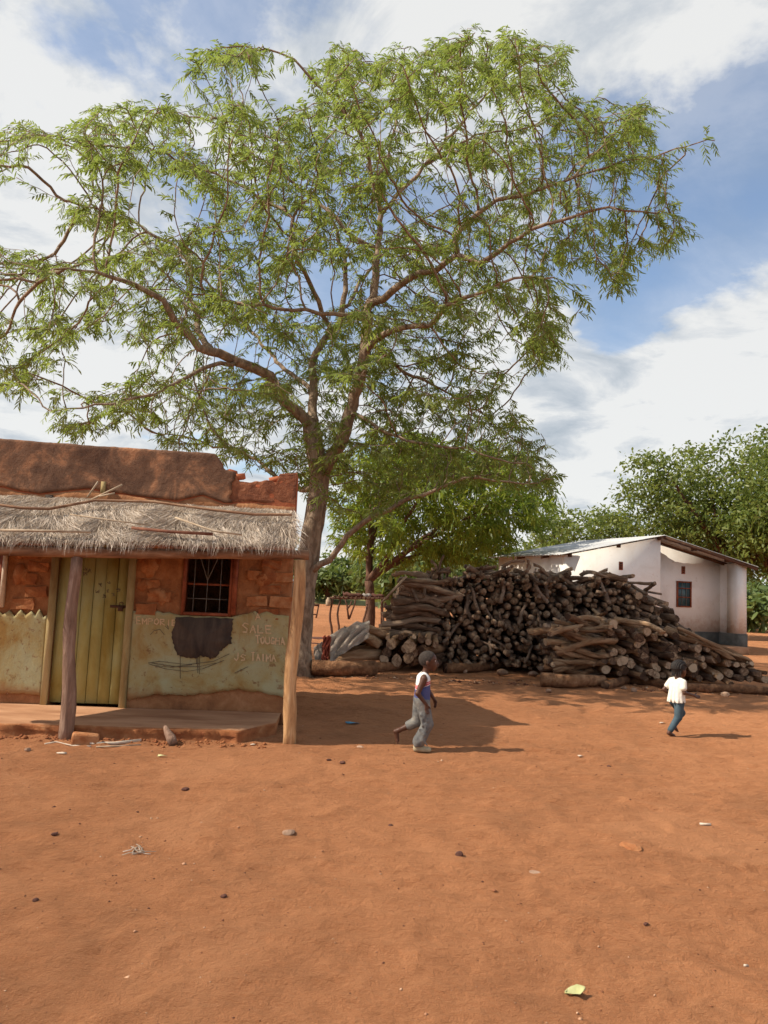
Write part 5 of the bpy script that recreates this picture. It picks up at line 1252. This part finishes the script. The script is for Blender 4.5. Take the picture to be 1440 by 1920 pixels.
# ------------------------------------------------------------------ debris on the soil
def gz(p): return float(ground_z(p.x, p.y))
def rock(x, y, s, mat, name, lab, cat, flat=.6, sx=1.0, seed=0):
    s *= .62
    p = gnd(x, y); o = link_mesh(name, rock_mesh(name, seed or int(x), mat, flat)); p.z = gz(p) + s * flat * .35
    o.location = p; o.scale = (s * sx, s, s); o.rotation_euler = (0, 0, rnd.uniform(0, 6)); return tag(o, lab, cat)
p = gnd(158, 1394); mb = MB(); mb.box((-.13, -.07, -.02), (.13, .07, .10), Matrix.Translation(p) @ Matrix.Rotation(.35, 4, 'Z') @ Matrix.Rotation(.12, 4, 'Y'))
o = build('brick', mb, 'brick', None, p); bv = o.modifiers.new('bevel', 'BEVEL'); bv.width = .022; bv.segments = 2; tag(o, 'loose mud brick lying against the old verandah post', 'brick')
def lying(pxs, r, mat, name, lab, cat, sides=7, dz=0.0):
    pts = []
    for x, y in pxs: q = gnd(x, y); q.z = gz(q) + r * .8 + dz; pts.append(q)
    mb = MB(); mb.tube(pts, r, sides, rough=.06, seed=int(pxs[0][0])); return tag(build(name, mb, mat, None, pts[0], smooth=sides > 5), lab, cat)
lying([(168, 1396), (215, 1394), (264, 1391)], .016, 'pale', 'stick', 'straight pale stick lying in front of the slab', 'stick')
lying([(180, 1400), (220, 1399), (264, 1396)], .008, 'stick', 'stick', 'thin brown stick beside the straight pale one', 'stick')
lying([(84, 1394), (105, 1391), (135, 1397), (170, 1400)], .008, 'pale', 'wire', 'bent pale wire on the soil by the old post', 'wire')
mb = MB(); p = gnd(318, 1394); mb.tube([p + Vector((.05, -.02, .0)), p + Vector((.0, .02, .05)), p + Vector((-.05, .07, .10)), p + Vector((-.09, .11, .15))], [.05, .045, .03, .014], 9, rough=.3, seed=3); tag(build('stump', mb, 'oldpost', None, p), 'grey splintered wood stump leaning on the slab edge', 'stump')
for x, y, s, lab in ((617, 1423, .035, 'dark clod of the pair near the golden post, nearer the shop'), (642, 1428, .045, 'dark clod of the pair near the golden post, bigger one'), (347, 1478, .05, 'black lump alone on bare soil before the shop'), (103, 1563, .035, 'black lump with a twig beside it'), (1142, 1432, .035, 'dark red clod on the soil between the two children'), (862, 1602, .045, 'pale topped clod among grit'), (420, 1682, .03, 'small dark clod on smooth soil'), (67, 1685, .025, 'tiny dark clod by itself'), (1211, 1733, .025, 'tiny black clod on open soil'), (733, 1546, .03, 'dark reddish clod beside pale grit')):
    rock(x, y, s, 'clod', 'clod', lab, 'clod', .7, 1.2)
rock(1181, 1594, .13, 'brick', 'brick_fragment', 'flat orange brick fragment half buried in the soil', 'brick', .25, 1.1)
rock(540, 1562, .075, 'stone', 'stone', 'flat brown stone lying before the shop', 'stone', .4, 1.4); rock(1003, 1629, .05, 'stone', 'stone', 'flat brown stone on open soil between the clods', 'stone', .3, 1.4)
rock(675, 1399, .06, 'stone', 'stone', 'brown stone at the shadow edge behind the running boy', 'stone', .4, 1.3); rock(52, 1405, .05, 'stone', 'stone', 'rough stone among rubble by the slab corner', 'stone', .6, 1.2)
def flake(x, y, w_, h_, mat, name, lab, cat, tilt=.3):
    p = gnd(x, y); p.z = gz(p) + .012; mb = MB(); n = 10; vs = [(0, 0, .01)]
    for k in range(n):
        a = 6.283 * k / n; q = 1 + .25 * math.sin(3 * a + x); vs.append((w_ / 2 * q * math.cos(a), h_ / 2 * q * math.sin(a), tilt * w_ * .3 * math.cos(a + 1) ** 2))
    mb.add([p + Vector(v) for v in vs], [(0, 1 + k, 1 + (k + 1) % n) for k in range(n)]); o = build(name, mb, mat, None, p); sm = o.modifiers.new('thickness', 'SOLIDIFY'); sm.thickness = .003; return tag(o, lab, cat)
flake(660, 1355, .17, .09, 'blue', 'plastic_scrap', 'crumpled blue plastic scrap in the shop\'s shadow', 'litter')
flake(1241, 1357, .07, .05, 'pale', 'paper_scrap', 'white scrap on the soil behind the girl\'s heel', 'litter'); flake(1088, 1417, .06, .04, 'pale', 'paper_scrap', 'small white scrap between boy and girl', 'litter')
flake(117, 1413, .10, .06, 'pale', 'bottle_lid', 'round pale lid on the soil before the old post', 'litter', .05); flake(303, 1417, .09, .05, 'leaf_dry', 'peel', 'yellowish peel on the soil before the stump', 'litter'); flake(475, 1396, .06, .04, 'pale', 'paper_scrap', 'white scrap beside the golden post', 'litter')
lying([(1312, 1546), (1333, 1548)], .010, 'pale', 'stick', 'short pale stick alone on the open soil', 'stick')
lying([(1396, 1802), (1402, 1799)], .006, 'pale', 'stick', 'tiny pale chip of wood', 'stick')
# curled leaf
p = gnd(1078, 1868); mb = MB(); vs = []
for k in range(7):
    t_ = k / 6 - .5; wv = .034 * max(.06, math.cos(t_ * 3.0)) * (1.25 if t_ > 0 else .8)
    for e in (-1, 0, 1): vs.append(p + Vector((t_ * .09, e * wv * .8 + .02 * t_, gz(p) + .006 + .022 * (e > 0) * math.cos(t_ * 2) + (.05 * max(0, t_) ** 2) + .010 * (e < 0))))
mb.add(vs, [(k * 3 + e, k * 3 + 3 + e, k * 3 + 4 + e, k * 3 + 1 + e) for k in range(6) for e in (0, 1)]); o = build('fallen_leaf', mb, 'leaf_dry', None, p); sm = o.modifiers.new('thickness', 'SOLIDIFY'); sm.thickness = .002; tag(o, 'curled pale yellow leaf on the bare soil', 'leaf')
# dry grass tuft
p = gnd(258, 1590); mb = MB()
for k in range(8):
    a = rnd.gauss(.2, .9); c0 = p + Vector((rnd.uniform(-.05, .05), rnd.uniform(-.07, .07), 0)); L = rnd.uniform(.05, .10); cv_ = rnd.uniform(-.5, .5)
    pts = []
    for e in (-1, -.4, .2, 1):
        q = c0 + Vector((math.cos(a + cv_ * e), math.sin(a + cv_ * e), 0)) * L * e; q.z = gz(q) + .005 + .006 * (k % 3); pts.append(q)
    mb.tube(pts, [.003, .0035, .003, .002], 4)
tag(build('straw_wisp', mb, 'straw', None, p), 'tangled wisp of pale straw on the bare soil', 'straw')
# pebbles and rubble (uncountable)
def scatter(n, fx, size, flat):
    t6 = np.array([(1, 0, 0), (0, 1, 0), (-1, 0, 0), (0, -1, 0), (0, 0, 1), (0, 0, -1)], float); f8 = np.array([(0, 1, 4), (1, 2, 4), (2, 3, 4), (3, 0, 4), (1, 0, 5), (2, 1, 5), (3, 2, 5), (0, 3, 5)])
    x, y = fx(n); z = ground_z(x, y); s = np.exp(rng.normal(math.log(size), .45, n))
    V = t6[None] * (1 + rng.uniform(-.35, .35, (n, 6, 1))); a = rng.uniform(0, 6.28, n); c_, s_ = np.cos(a)[:, None], np.sin(a)[:, None]
    V = np.stack([V[..., 0] * c_ - V[..., 1] * s_, V[..., 0] * s_ + V[..., 1] * c_, V[..., 2] * flat], -1) * s[:, None, None]
    V[..., 0] += x[:, None]; V[..., 1] += y[:, None]; V[..., 2] += (z + s * flat * .3)[:, None]
    return V.reshape(-1, 3), (f8[None] + (np.arange(n) * 6)[:, None, None]).reshape(-1, 3)
def yard(n): 
    y = 2.2 + rng.uniform(0, 1, n) ** .8 * 14; return (rng.uniform(-.62, .62, n) * (y + 1)), y
V_, Q_ = scatter(5200, yard, .0045, .6); o = build_np('pebbles', V_, Q_, 'pebble'); o['kind'] = 'stuff'; tag(o, 'small pebbles and grit strewn over the red soil', 'pebbles')
def edge(n):
    u = rng.uniform(-.6, 3.3, n); d = 1.22 + np.abs(rng.normal(0, .10, n)); P_ = np.array([wp(a, 0, b) for a, b in zip(u, d)]); return P_[:, 0], P_[:, 1]
V_, Q_ = scatter(420, edge, .014, .7); o = build_np('rubble', V_, Q_, 'brick'); o['kind'] = 'stuff'; tag(o, 'crumbled mud rubble along the slab edge', 'rubble')
def chips(n): return rng.uniform(-1.2, 7.6, n), 14.3 + np.abs(rng.normal(0, .5, n))
V_, Q_ = scatter(700, chips, .02, .5); o = build_np('bark_chips', V_, Q_, 'pebble'); o['kind'] = 'stuff'; tag(o, 'bark chips and crumbs on the soil before the woodpiles', 'chips')

# ------------------------------------------------------------------ children (signed distance bodies)
class SDF:
    def __init__(s, lo, hi, h):
        s.h = h; s.lo = np.array(lo, float); n = np.ceil((np.array(hi) - s.lo) / h).astype(int) + 1
        s.F = np.full(n, .06, np.float32); s.ax = [s.lo[k] + h * np.arange(n[k]) for k in range(3)]
    def _blk(s, lo, hi, pad):
        sl = []
        for k in range(3):
            a = int(max(0, math.floor((lo[k] - pad - s.lo[k]) / s.h))); b = int(min(len(s.ax[k]), math.ceil((hi[k] + pad - s.lo[k]) / s.h) + 1)); sl.append(slice(a, max(a, b)))
        g_ = np.meshgrid(*[s.ax[k][sl[k]] for k in range(3)], indexing='ij'); return tuple(sl), g_
    def _put(s, sl, d, k, sub):
        f = s.F[sl]
        if sub:
            d = -d; hh = np.clip(.5 - .5 * (f - d) / k, 0, 1) if False else np.clip(.5 + .5 * (f - d) / k * -1, 0, 1)
            s.F[sl] = f * (1 - hh) + d * hh + k * hh * (1 - hh)
        else:
            hh = np.clip(.5 + .5 * (d - f) / k, 0, 1); s.F[sl] = d * (1 - hh) + f * hh - k * hh * (1 - hh)
    def cap(s, a, b, r1, r2, k=.012, sub=False):
        a, b = np.array(a, float), np.array(b, float); r = max(r1, r2); sl, (X, Y, Z) = s._blk(np.minimum(a, b) - r, np.maximum(a, b) + r, .055 + k)
        d = b - a; L2 = max(d.dot(d), 1e-9); t_ = np.clip(((X - a[0]) * d[0] + (Y - a[1]) * d[1] + (Z - a[2]) * d[2]) / L2, 0, 1)
        D = np.sqrt((X - a[0] - t_ * d[0]) ** 2 + (Y - a[1] - t_ * d[1]) ** 2 + (Z - a[2] - t_ * d[2]) ** 2) - (r1 + (r2 - r1) * t_); s._put(sl, D, k, sub)
    def ell(s, c, r, k=.012, sub=False):
        c, r = np.array(c, float), np.array(r, float); sl, (X, Y, Z) = s._blk(c - r, c + r, .055 + k)
        q = np.sqrt(((X - c[0]) / r[0]) ** 2 + ((Y - c[1]) / r[1]) ** 2 + ((Z - c[2]) / r[2]) ** 2); s._put(sl, (q - 1) * r.min(), k, sub)
    def cut(s, n, d, k=.004):
        """keep the side where n.p < d"""
        X, Y, Z = np.meshgrid(*s.ax, indexing='ij'); s.F = np.maximum(s.F, (n[0] * X + n[1] * Y + n[2] * Z - d).astype(np.float32))
    def mesh(s):
        F = s.F; ins = F < 0; nx, ny, nz = F.shape
        cnt = np.zeros((nx - 1, ny - 1, nz - 1)); acc = np.zeros((nx - 1, ny - 1, nz - 1, 3))
        C = [(i, j, k) for i in (0, 1) for j in (0, 1) for k in (0, 1)]
        sub = lambda A, c: A[c[0]:nx - 1 + c[0], c[1]:ny - 1 + c[1], c[2]:nz - 1 + c[2]]
        for a in C:
            for ax in range(3):
                if a[ax]: continue
                b = list(a); b[ax] = 1; fa, fb = sub(F, a), sub(F, b); m_ = (fa < 0) != (fb < 0)
                t_ = np.where(m_, fa / np.where(m_, fa - fb, 1), 0); cnt += m_
                for q in range(3): acc[..., q] += m_ * (a[q] + (t_ if q == ax else 0))
        act = cnt > 0; ids = -np.ones(cnt.shape, int); ids[act] = np.arange(act.sum())
        I = np.argwhere(act); V = s.lo + s.h * (I + acc[act] / cnt[act][:, None]); faces = []
        for ax in range(3):
            o1, o2 = [(1, 2), (2, 0), (0, 1)][ax]
            sh = [slice(1, -1)] * 3; sh[ax] = slice(0, -1); a = ins[tuple(sh)]; sh2 = list(sh); sh2[ax] = slice(1, None); b = ins[tuple(sh2)]
            E = np.argwhere(a != b)
            if not len(E): continue
            flip = a[tuple(E.T)]; E = E + np.array([0 if k == ax else 1 for k in range(3)])
            q = []
            for d1, d2 in ((-1, -1), (0, -1), (0, 0), (-1, 0)):
                e = E.copy(); e[:, o1] += d1; e[:, o2] += d2; q.append(ids[tuple(e.T)])
            Q = np.stack(q, -1); Q[~flip] = Q[~flip][:, ::-1]; faces.append(Q)
        return V, np.concatenate(faces)
def hand(S, w_, d, side, curl=.4):
    """wrist point, pointing direction, sideways (towards the thumb) direction: palm, four fingers, thumb"""
    w_, d, side = Vector(w_), Vector(d).normalized(), Vector(side); side = (side - d * side.dot(d)).normalized(); nrm = d.cross(side)
    for k, (off, L) in enumerate(((.017, .046), (.006, .052), (-.006, .048), (-.016, .038))):
        kn = w_ + d * .047 + side * off; S.cap(w_ + side * off * .5, kn, .010, .0085, .006)
        m_ = kn + (d + nrm * curl * .5).normalized() * L * .5; e = m_ + (d + nrm * curl * 1.4).normalized() * L * .5
        S.cap(kn, m_, .0075, .007, .003); S.cap(m_, e, .007, .0058, .003)
    b_ = w_ + d * .014 + side * .014; m_ = b_ + (d * .6 + side * .8 + nrm * .2).normalized() * .026; e = m_ + (d * .9 + side * .25 + nrm * .3).normalized() * .022
    S.cap(b_, m_, .009, .008, .004); S.cap(m_, e, .008, .0065, .003)
def head(S, c, f=1.0, tilt=0.0):
    """c = centre of the skull; the face looks along +x"""
    x, y, z = c; p = lambda a, b, d: (x + a * f, y + b * f, z + d * f)
    S.ell(p(-.006, 0, .012), (.095 * f, .076 * f, .088 * f), .01); S.ell(p(.040, 0, -.045), (.056 * f, .056 * f, .058 * f), .02); S.cap(p(.055, -.012, -.088), p(.055, .012, -.088), .022 * f, .022 * f, .015)
    S.cap(p(.088, 0, .0), p(.106, 0, -.034), .008 * f, .012 * f, .010); S.cap(p(.097, -.012, -.036), p(.097, .012, -.036), .009 * f, .009 * f, .006)
    S.cap(p(.090, -.016, -.060), p(.090, .016, -.060), .0085 * f, .0085 * f, .004); S.cap(p(.088, -.014, -.072), p(.088, .014, -.072), .009 * f, .009 * f, .004)
    for sgn in (-1, 1):
        S.ell(p(.077, sgn * .030, .003), (.014 * f, .017 * f, .010 * f), .004, True); S.ell(p(-.010, sgn * .076, -.022), (.018 * f, .010 * f, .026 * f), .005); S.cap(p(.072, sgn * .014, .020), p(.064, sgn * .044, .020), .010 * f, .009 * f, .012)
def child_mesh(name, S, mat, root):
    V, Q = S.mesh(); me = bpy.data.meshes.new(name); fill_mesh(me, V, Q); me.materials.append(M[mat]); me.polygons.foreach_set('use_smooth', [True] * len(me.polygons)); return link_mesh(name, me, root)
def eyes(root, c, f=1.0):
    import bmesh
    for sgn in (-1, 1):
        bm = bmesh.new(); bmesh.ops.create_uvsphere(bm, u_segments=10, v_segments=8, radius=.0115 * f); me = bpy.data.meshes.new('eye'); bm.to_mesh(me); bm.free(); me.materials.append(M['eye'])
        o = link_mesh('eye', me, root); o.location = (c[0] + .068 * f, c[1] + sgn * .030 * f, c[2] + .002 * f)
        bm = bmesh.new(); bmesh.ops.create_uvsphere(bm, u_segments=8, v_segments=6, radius=.006 * f); me = bpy.data.meshes.new('iris'); bm.to_mesh(me); bm.free(); me.materials.append(M['braid']); o2 = link_mesh('iris', me, o); o2.location = (.007 * f, 0, 0)
# --- boy in a striped vest, running
bpos = gnd(789, 1404); bpos.z = float(ground_z(bpos.x, bpos.y)); boy = thing('person', bpos, 'child with shorn hair running in striped vest and torn grey trousers', 'person')
HC = (.045, 0, .945); B_LO, B_HI = (-.36, -.24, -.01), (.26, .26, 1.07); HB = .0048
S = SDF(B_LO, B_HI, HB); head(S, HC)
S.cap((.012, 0, .79), (.036, 0, .875), .040, .036, .02)
for sg in (-1, 1): S.cap((.0, sg * .048, .745), (-.008, sg * .032, .56), .060, .058, .03); S.cap((.004, sg * .03, .79), (.0, sg * .105, .765), .032, .034, .02)
S.cap((-.012, -.035, .53), (-.012, .035, .53), .068, .068, .03)
S.cap((0, -.115, .762), (-.063, -.142, .612), .033, .026, .012); S.cap((-.063, -.142, .612), (.030, -.135, .505), .0265, .018, .008); hand(S, (.032, -.134, .500), (.10, .02, -1), (.7, .5, 0), .5)
S.cap((0, .115, .762), (.050, .150, .640), .033, .026, .012); S.cap((.050, .150, .640), (.125, .150, .530), .0265, .018, .008); hand(S, (.127, .150, .526), (.35, 0, -1), (.6, -.6, 0), .5)
S.cap((-.006, -.052, .53), (.060, -.058, .275), .060, .044, .02); S.cap((.060, -.058, .275), (-.040, -.060, .075), .042, .026, .012)
S.cap((-.045, -.060, .050), (.060, -.063, .026), .030, .022, .012); S.cap((.05, -.063, .024), (.085, -.066, .02), .02, .015, .01)
S.cap((-.02, .052, .53), (-.045, .060, .285), .060, .044, .02); S.cap((-.045, .060, .285), (-.235, .062, .190), .042, .025, .012)
S.cap((-.235, .062, .190), (-.275, .062, .175), .027, .024, .012); S.cap((-.262, .062, .165), (-.250, .063, .085), .024, .022, .01)
for k in range(5): S.cap((-.252, .043 + k * .0095, .085), (-.243, .041 + k * .0105, .052 + .003 * abs(k - 1)), .0078, .0065, .004)
child_mesh('body', S, 'skin', boy); eyes(boy, HC)
S = SDF((-.09, -.12, .82), (.18, .12, 1.08), .004); x, y, z = HC
S.ell((x - .007, y, z + .013), (.098, .0785, .0905), .005); S.cut((.86, 0, -.50), .86 * (x + .040) - .50 * (z + .035)); S.cut((0, 0, -1), -(z - .050)); child_mesh('hair', S, 'hair', boy)
S = SDF((-.16, -.2, .45), (.2, .2, .86), .0045)
for sg in (-1, 1): S.cap((.0, sg * .050, .745), (-.008, sg * .036, .53), .072, .086, .03); S.cap((.002, sg * .045, .80), (.0, sg * .062, .77), .026, .036, .02)
for sg in (-1, 1): S.cap((.0, sg * .150, .80), (-.005, sg * .150, .70), .062, .056, .006, True)
S.ell((.03, 0, .845), (.062, .050, .060), .006, True); S.cut((0.05, 0, -1), -.505); child_mesh('vest', S, 'vest', boy)
S = SDF((-.25, -.18, .02), (.22, .18, .62), .0048)
S.cap((-.012, -.035, .54), (-.012, .035, .54), .082, .082, .03); S.cap((-.006, -.055, .52), (.058, -.06, .285), .078, .062, .02); S.cap((.058, -.06, .285), (-.025, -.062, .105), .060, .066, .02)
S.cap((-.03, -.062, .12), (-.045, -.062, .075), .058, .050, .01); S.cap((-.02, .055, .52), (-.045, .060, .292), .078, .060, .02); S.cap((-.045, .060, .292), (-.130, .062, .245), .058, .052, .012)
for k in range(7):
    a = k * 2.4; S.cap((.0 + .03 * math.sin(a), -.118, .14 + k * .05), (.03 + .03 * math.cos(a), -.12, .08 + k * .05), .010, .006, .03)
S.cut((0, 0, -1), -.055); S.cut((-.9, 0, -.44), .9 * .148 - .44 * .245 + .018); S.cut((0.12, 0, 1), .552); child_mesh('trousers', S, 'greytrousers', boy)
S = SDF((-.12, -.13, -.01), (.14, .0, .09), .004); S.cap((-.05, -.06, .030), (.075, -.066, .026), .036, .031, .01); S.cap((-.05, -.06, .05), (-.03, -.06, .062), .034, .034, .01); S.cut((0, 0, -1), -.002); child_mesh('shoe', S, 'sole', boy)
# --- girl in a cream shirt and jeans
gpos = gnd(1256, 1377) ; gpos.z = float(ground_z(gpos.x, gpos.y)); girl = thing('person', gpos + Vector((.10, .05, 0)), 'child with braided hair trotting away in cream shirt and blue jeans', 'person'); girl.rotation_euler = (0, 0, R(27))
HC = (.05, 0, .838); S = SDF((-.26, -.26, -.01), (.36, .27, .98), HB); head(S, HC, .98)
S.cap((.022, 0, .70), (.042, 0, .775), .036, .033, .02)
for sg in (-1, 1): S.cap((.015, sg * .042, .66), (.0, sg * .032, .47), .054, .055, .03); S.cap((.02, sg * .03, .70), (.015, sg * .092, .685), .028, .030, .02)
S.cap((0, -.035, .44), (0, .035, .44), .064, .064, .03)
S.cap((.015, -.10, .682), (.0, -.125, .555), .030, .023, .012); S.cap((.0, -.125, .555), (.175, -.125, .515), .0235, .016, .008); hand(S, (.178, -.125, .513), (1, .05, -.25), (0, .5, .8), .35)
S.cap((.015, .10, .682), (-.065, .145, .560), .030, .023, .012); S.cap((-.065, .145, .560), (.045, .165, .500), .0235, .016, .008); hand(S, (.048, .165, .498), (1, 0, -.4), (0, -.5, .8), .5)
S.cap((0, -.045, .43), (-.02, -.046, .24), .055, .040, .02); S.cap((-.02, -.046, .24), (-.165, -.042, .075), .038, .024, .012)
S.cap((-.178, -.042, .055), (-.10, -.045, .022), .026, .021, .012)
for k in range(5): S.cap((-.10, -.061 + k * .009, .018), (-.07 - .003 * abs(k - 3), -.064 + k * .0098, .010), .0085, .007, .004)
S.cap((.01, .045, .43), (.145, .050, .275), .055, .040, .02); S.cap((.145, .050, .275), (.01, .050, .14), .038, .024, .012)
S.cap((.0, .05, .125), (.055, .05, .07), .026, .021, .012)
for k in range(5): S.cap((.055, .034 + k * .008, .068), (.075, .033 + k * .0085, .046), .0082, .0068, .004)
child_mesh('body', S, 'skin', girl); eyes(girl, HC, .98)
x, y, z = HC; S = SDF((-.12, -.12, .70), (.18, .12, .98), .004); S.ell((x - .010, y, z + .016), (.101, .083, .092), .005)
for k in range(-4, 5):
    for j in range(9):
        a0, a1 = -.5 + j * .32, -.5 + (j + 1) * .32; yy = k * .0185; rr_ = math.sqrt(max(.05, 1 - (yy / .088) ** 2))
        q = lambda a: (x - .010 + .101 * rr_ * math.cos(a + .9), yy, z + .016 + .093 * rr_ * math.sin(a + .9))
        S.cap(q(a0), q(a1), .0085, .0085, .002)
S.cut((.86, 0, -.50), .86 * (x + .05) - .50 * (z + .035))
for k in range(7): S.cap((x - .085 + .02 * abs(k - 3) * .5, (k - 3) * .022, z - .03), (x - .088 + .02 * abs(k - 3) * .5, (k - 3) * .023, z - .085), .010, .007, .003)
child_mesh('hair', S, 'braid', girl)
S = SDF((-.16, -.22, .40), (.18, .22, .78), .0045)
for sg in (-1, 1): S.cap((.015, sg * .040, .662), (-.006, sg * .038, .455), .060, .070, .03); S.cap((.018, sg * .04, .702), (.012, sg * .088, .684), .032, .034, .02); S.cap((.012, sg * .102, .680), (-.006 - (.02 if sg > 0 else 0), sg * (.116 if sg < 0 else .122), .612), .036, .040, .012)
for k in range(12):
    a = k * .524 + .2; S.cap((.01 + .06 * math.cos(a), .08 * math.sin(a), .62), (-.004 + .098 * math.cos(a + .1), .112 * math.sin(a + .1), .41), .003, .010, .03)
S.ell((.035, 0, .755), (.055, .048, .052), .006, True); S.cut((.06, 0, -1), -.425); child_mesh('shirt', S, 'tee', girl)
S = SDF((-.24, -.16, .02), (.26, .18, .54), .0048); S.cap((0, -.035, .45), (0, .035, .45), .072, .072, .03)
S.cap((0, -.046, .43), (-.02, -.047, .24), .064, .048, .02); S.cap((-.02, -.047, .24), (-.150, -.043, .092), .046, .036, .012); S.cap((.01, .046, .43), (.145, .050, .275), .064, .048, .02); S.cap((.145, .050, .275), (.022, .050, .152), .046, .036, .012)
S.cut((0, 0, 1), .505); child_mesh('jeans', S, 'jeans', girl)
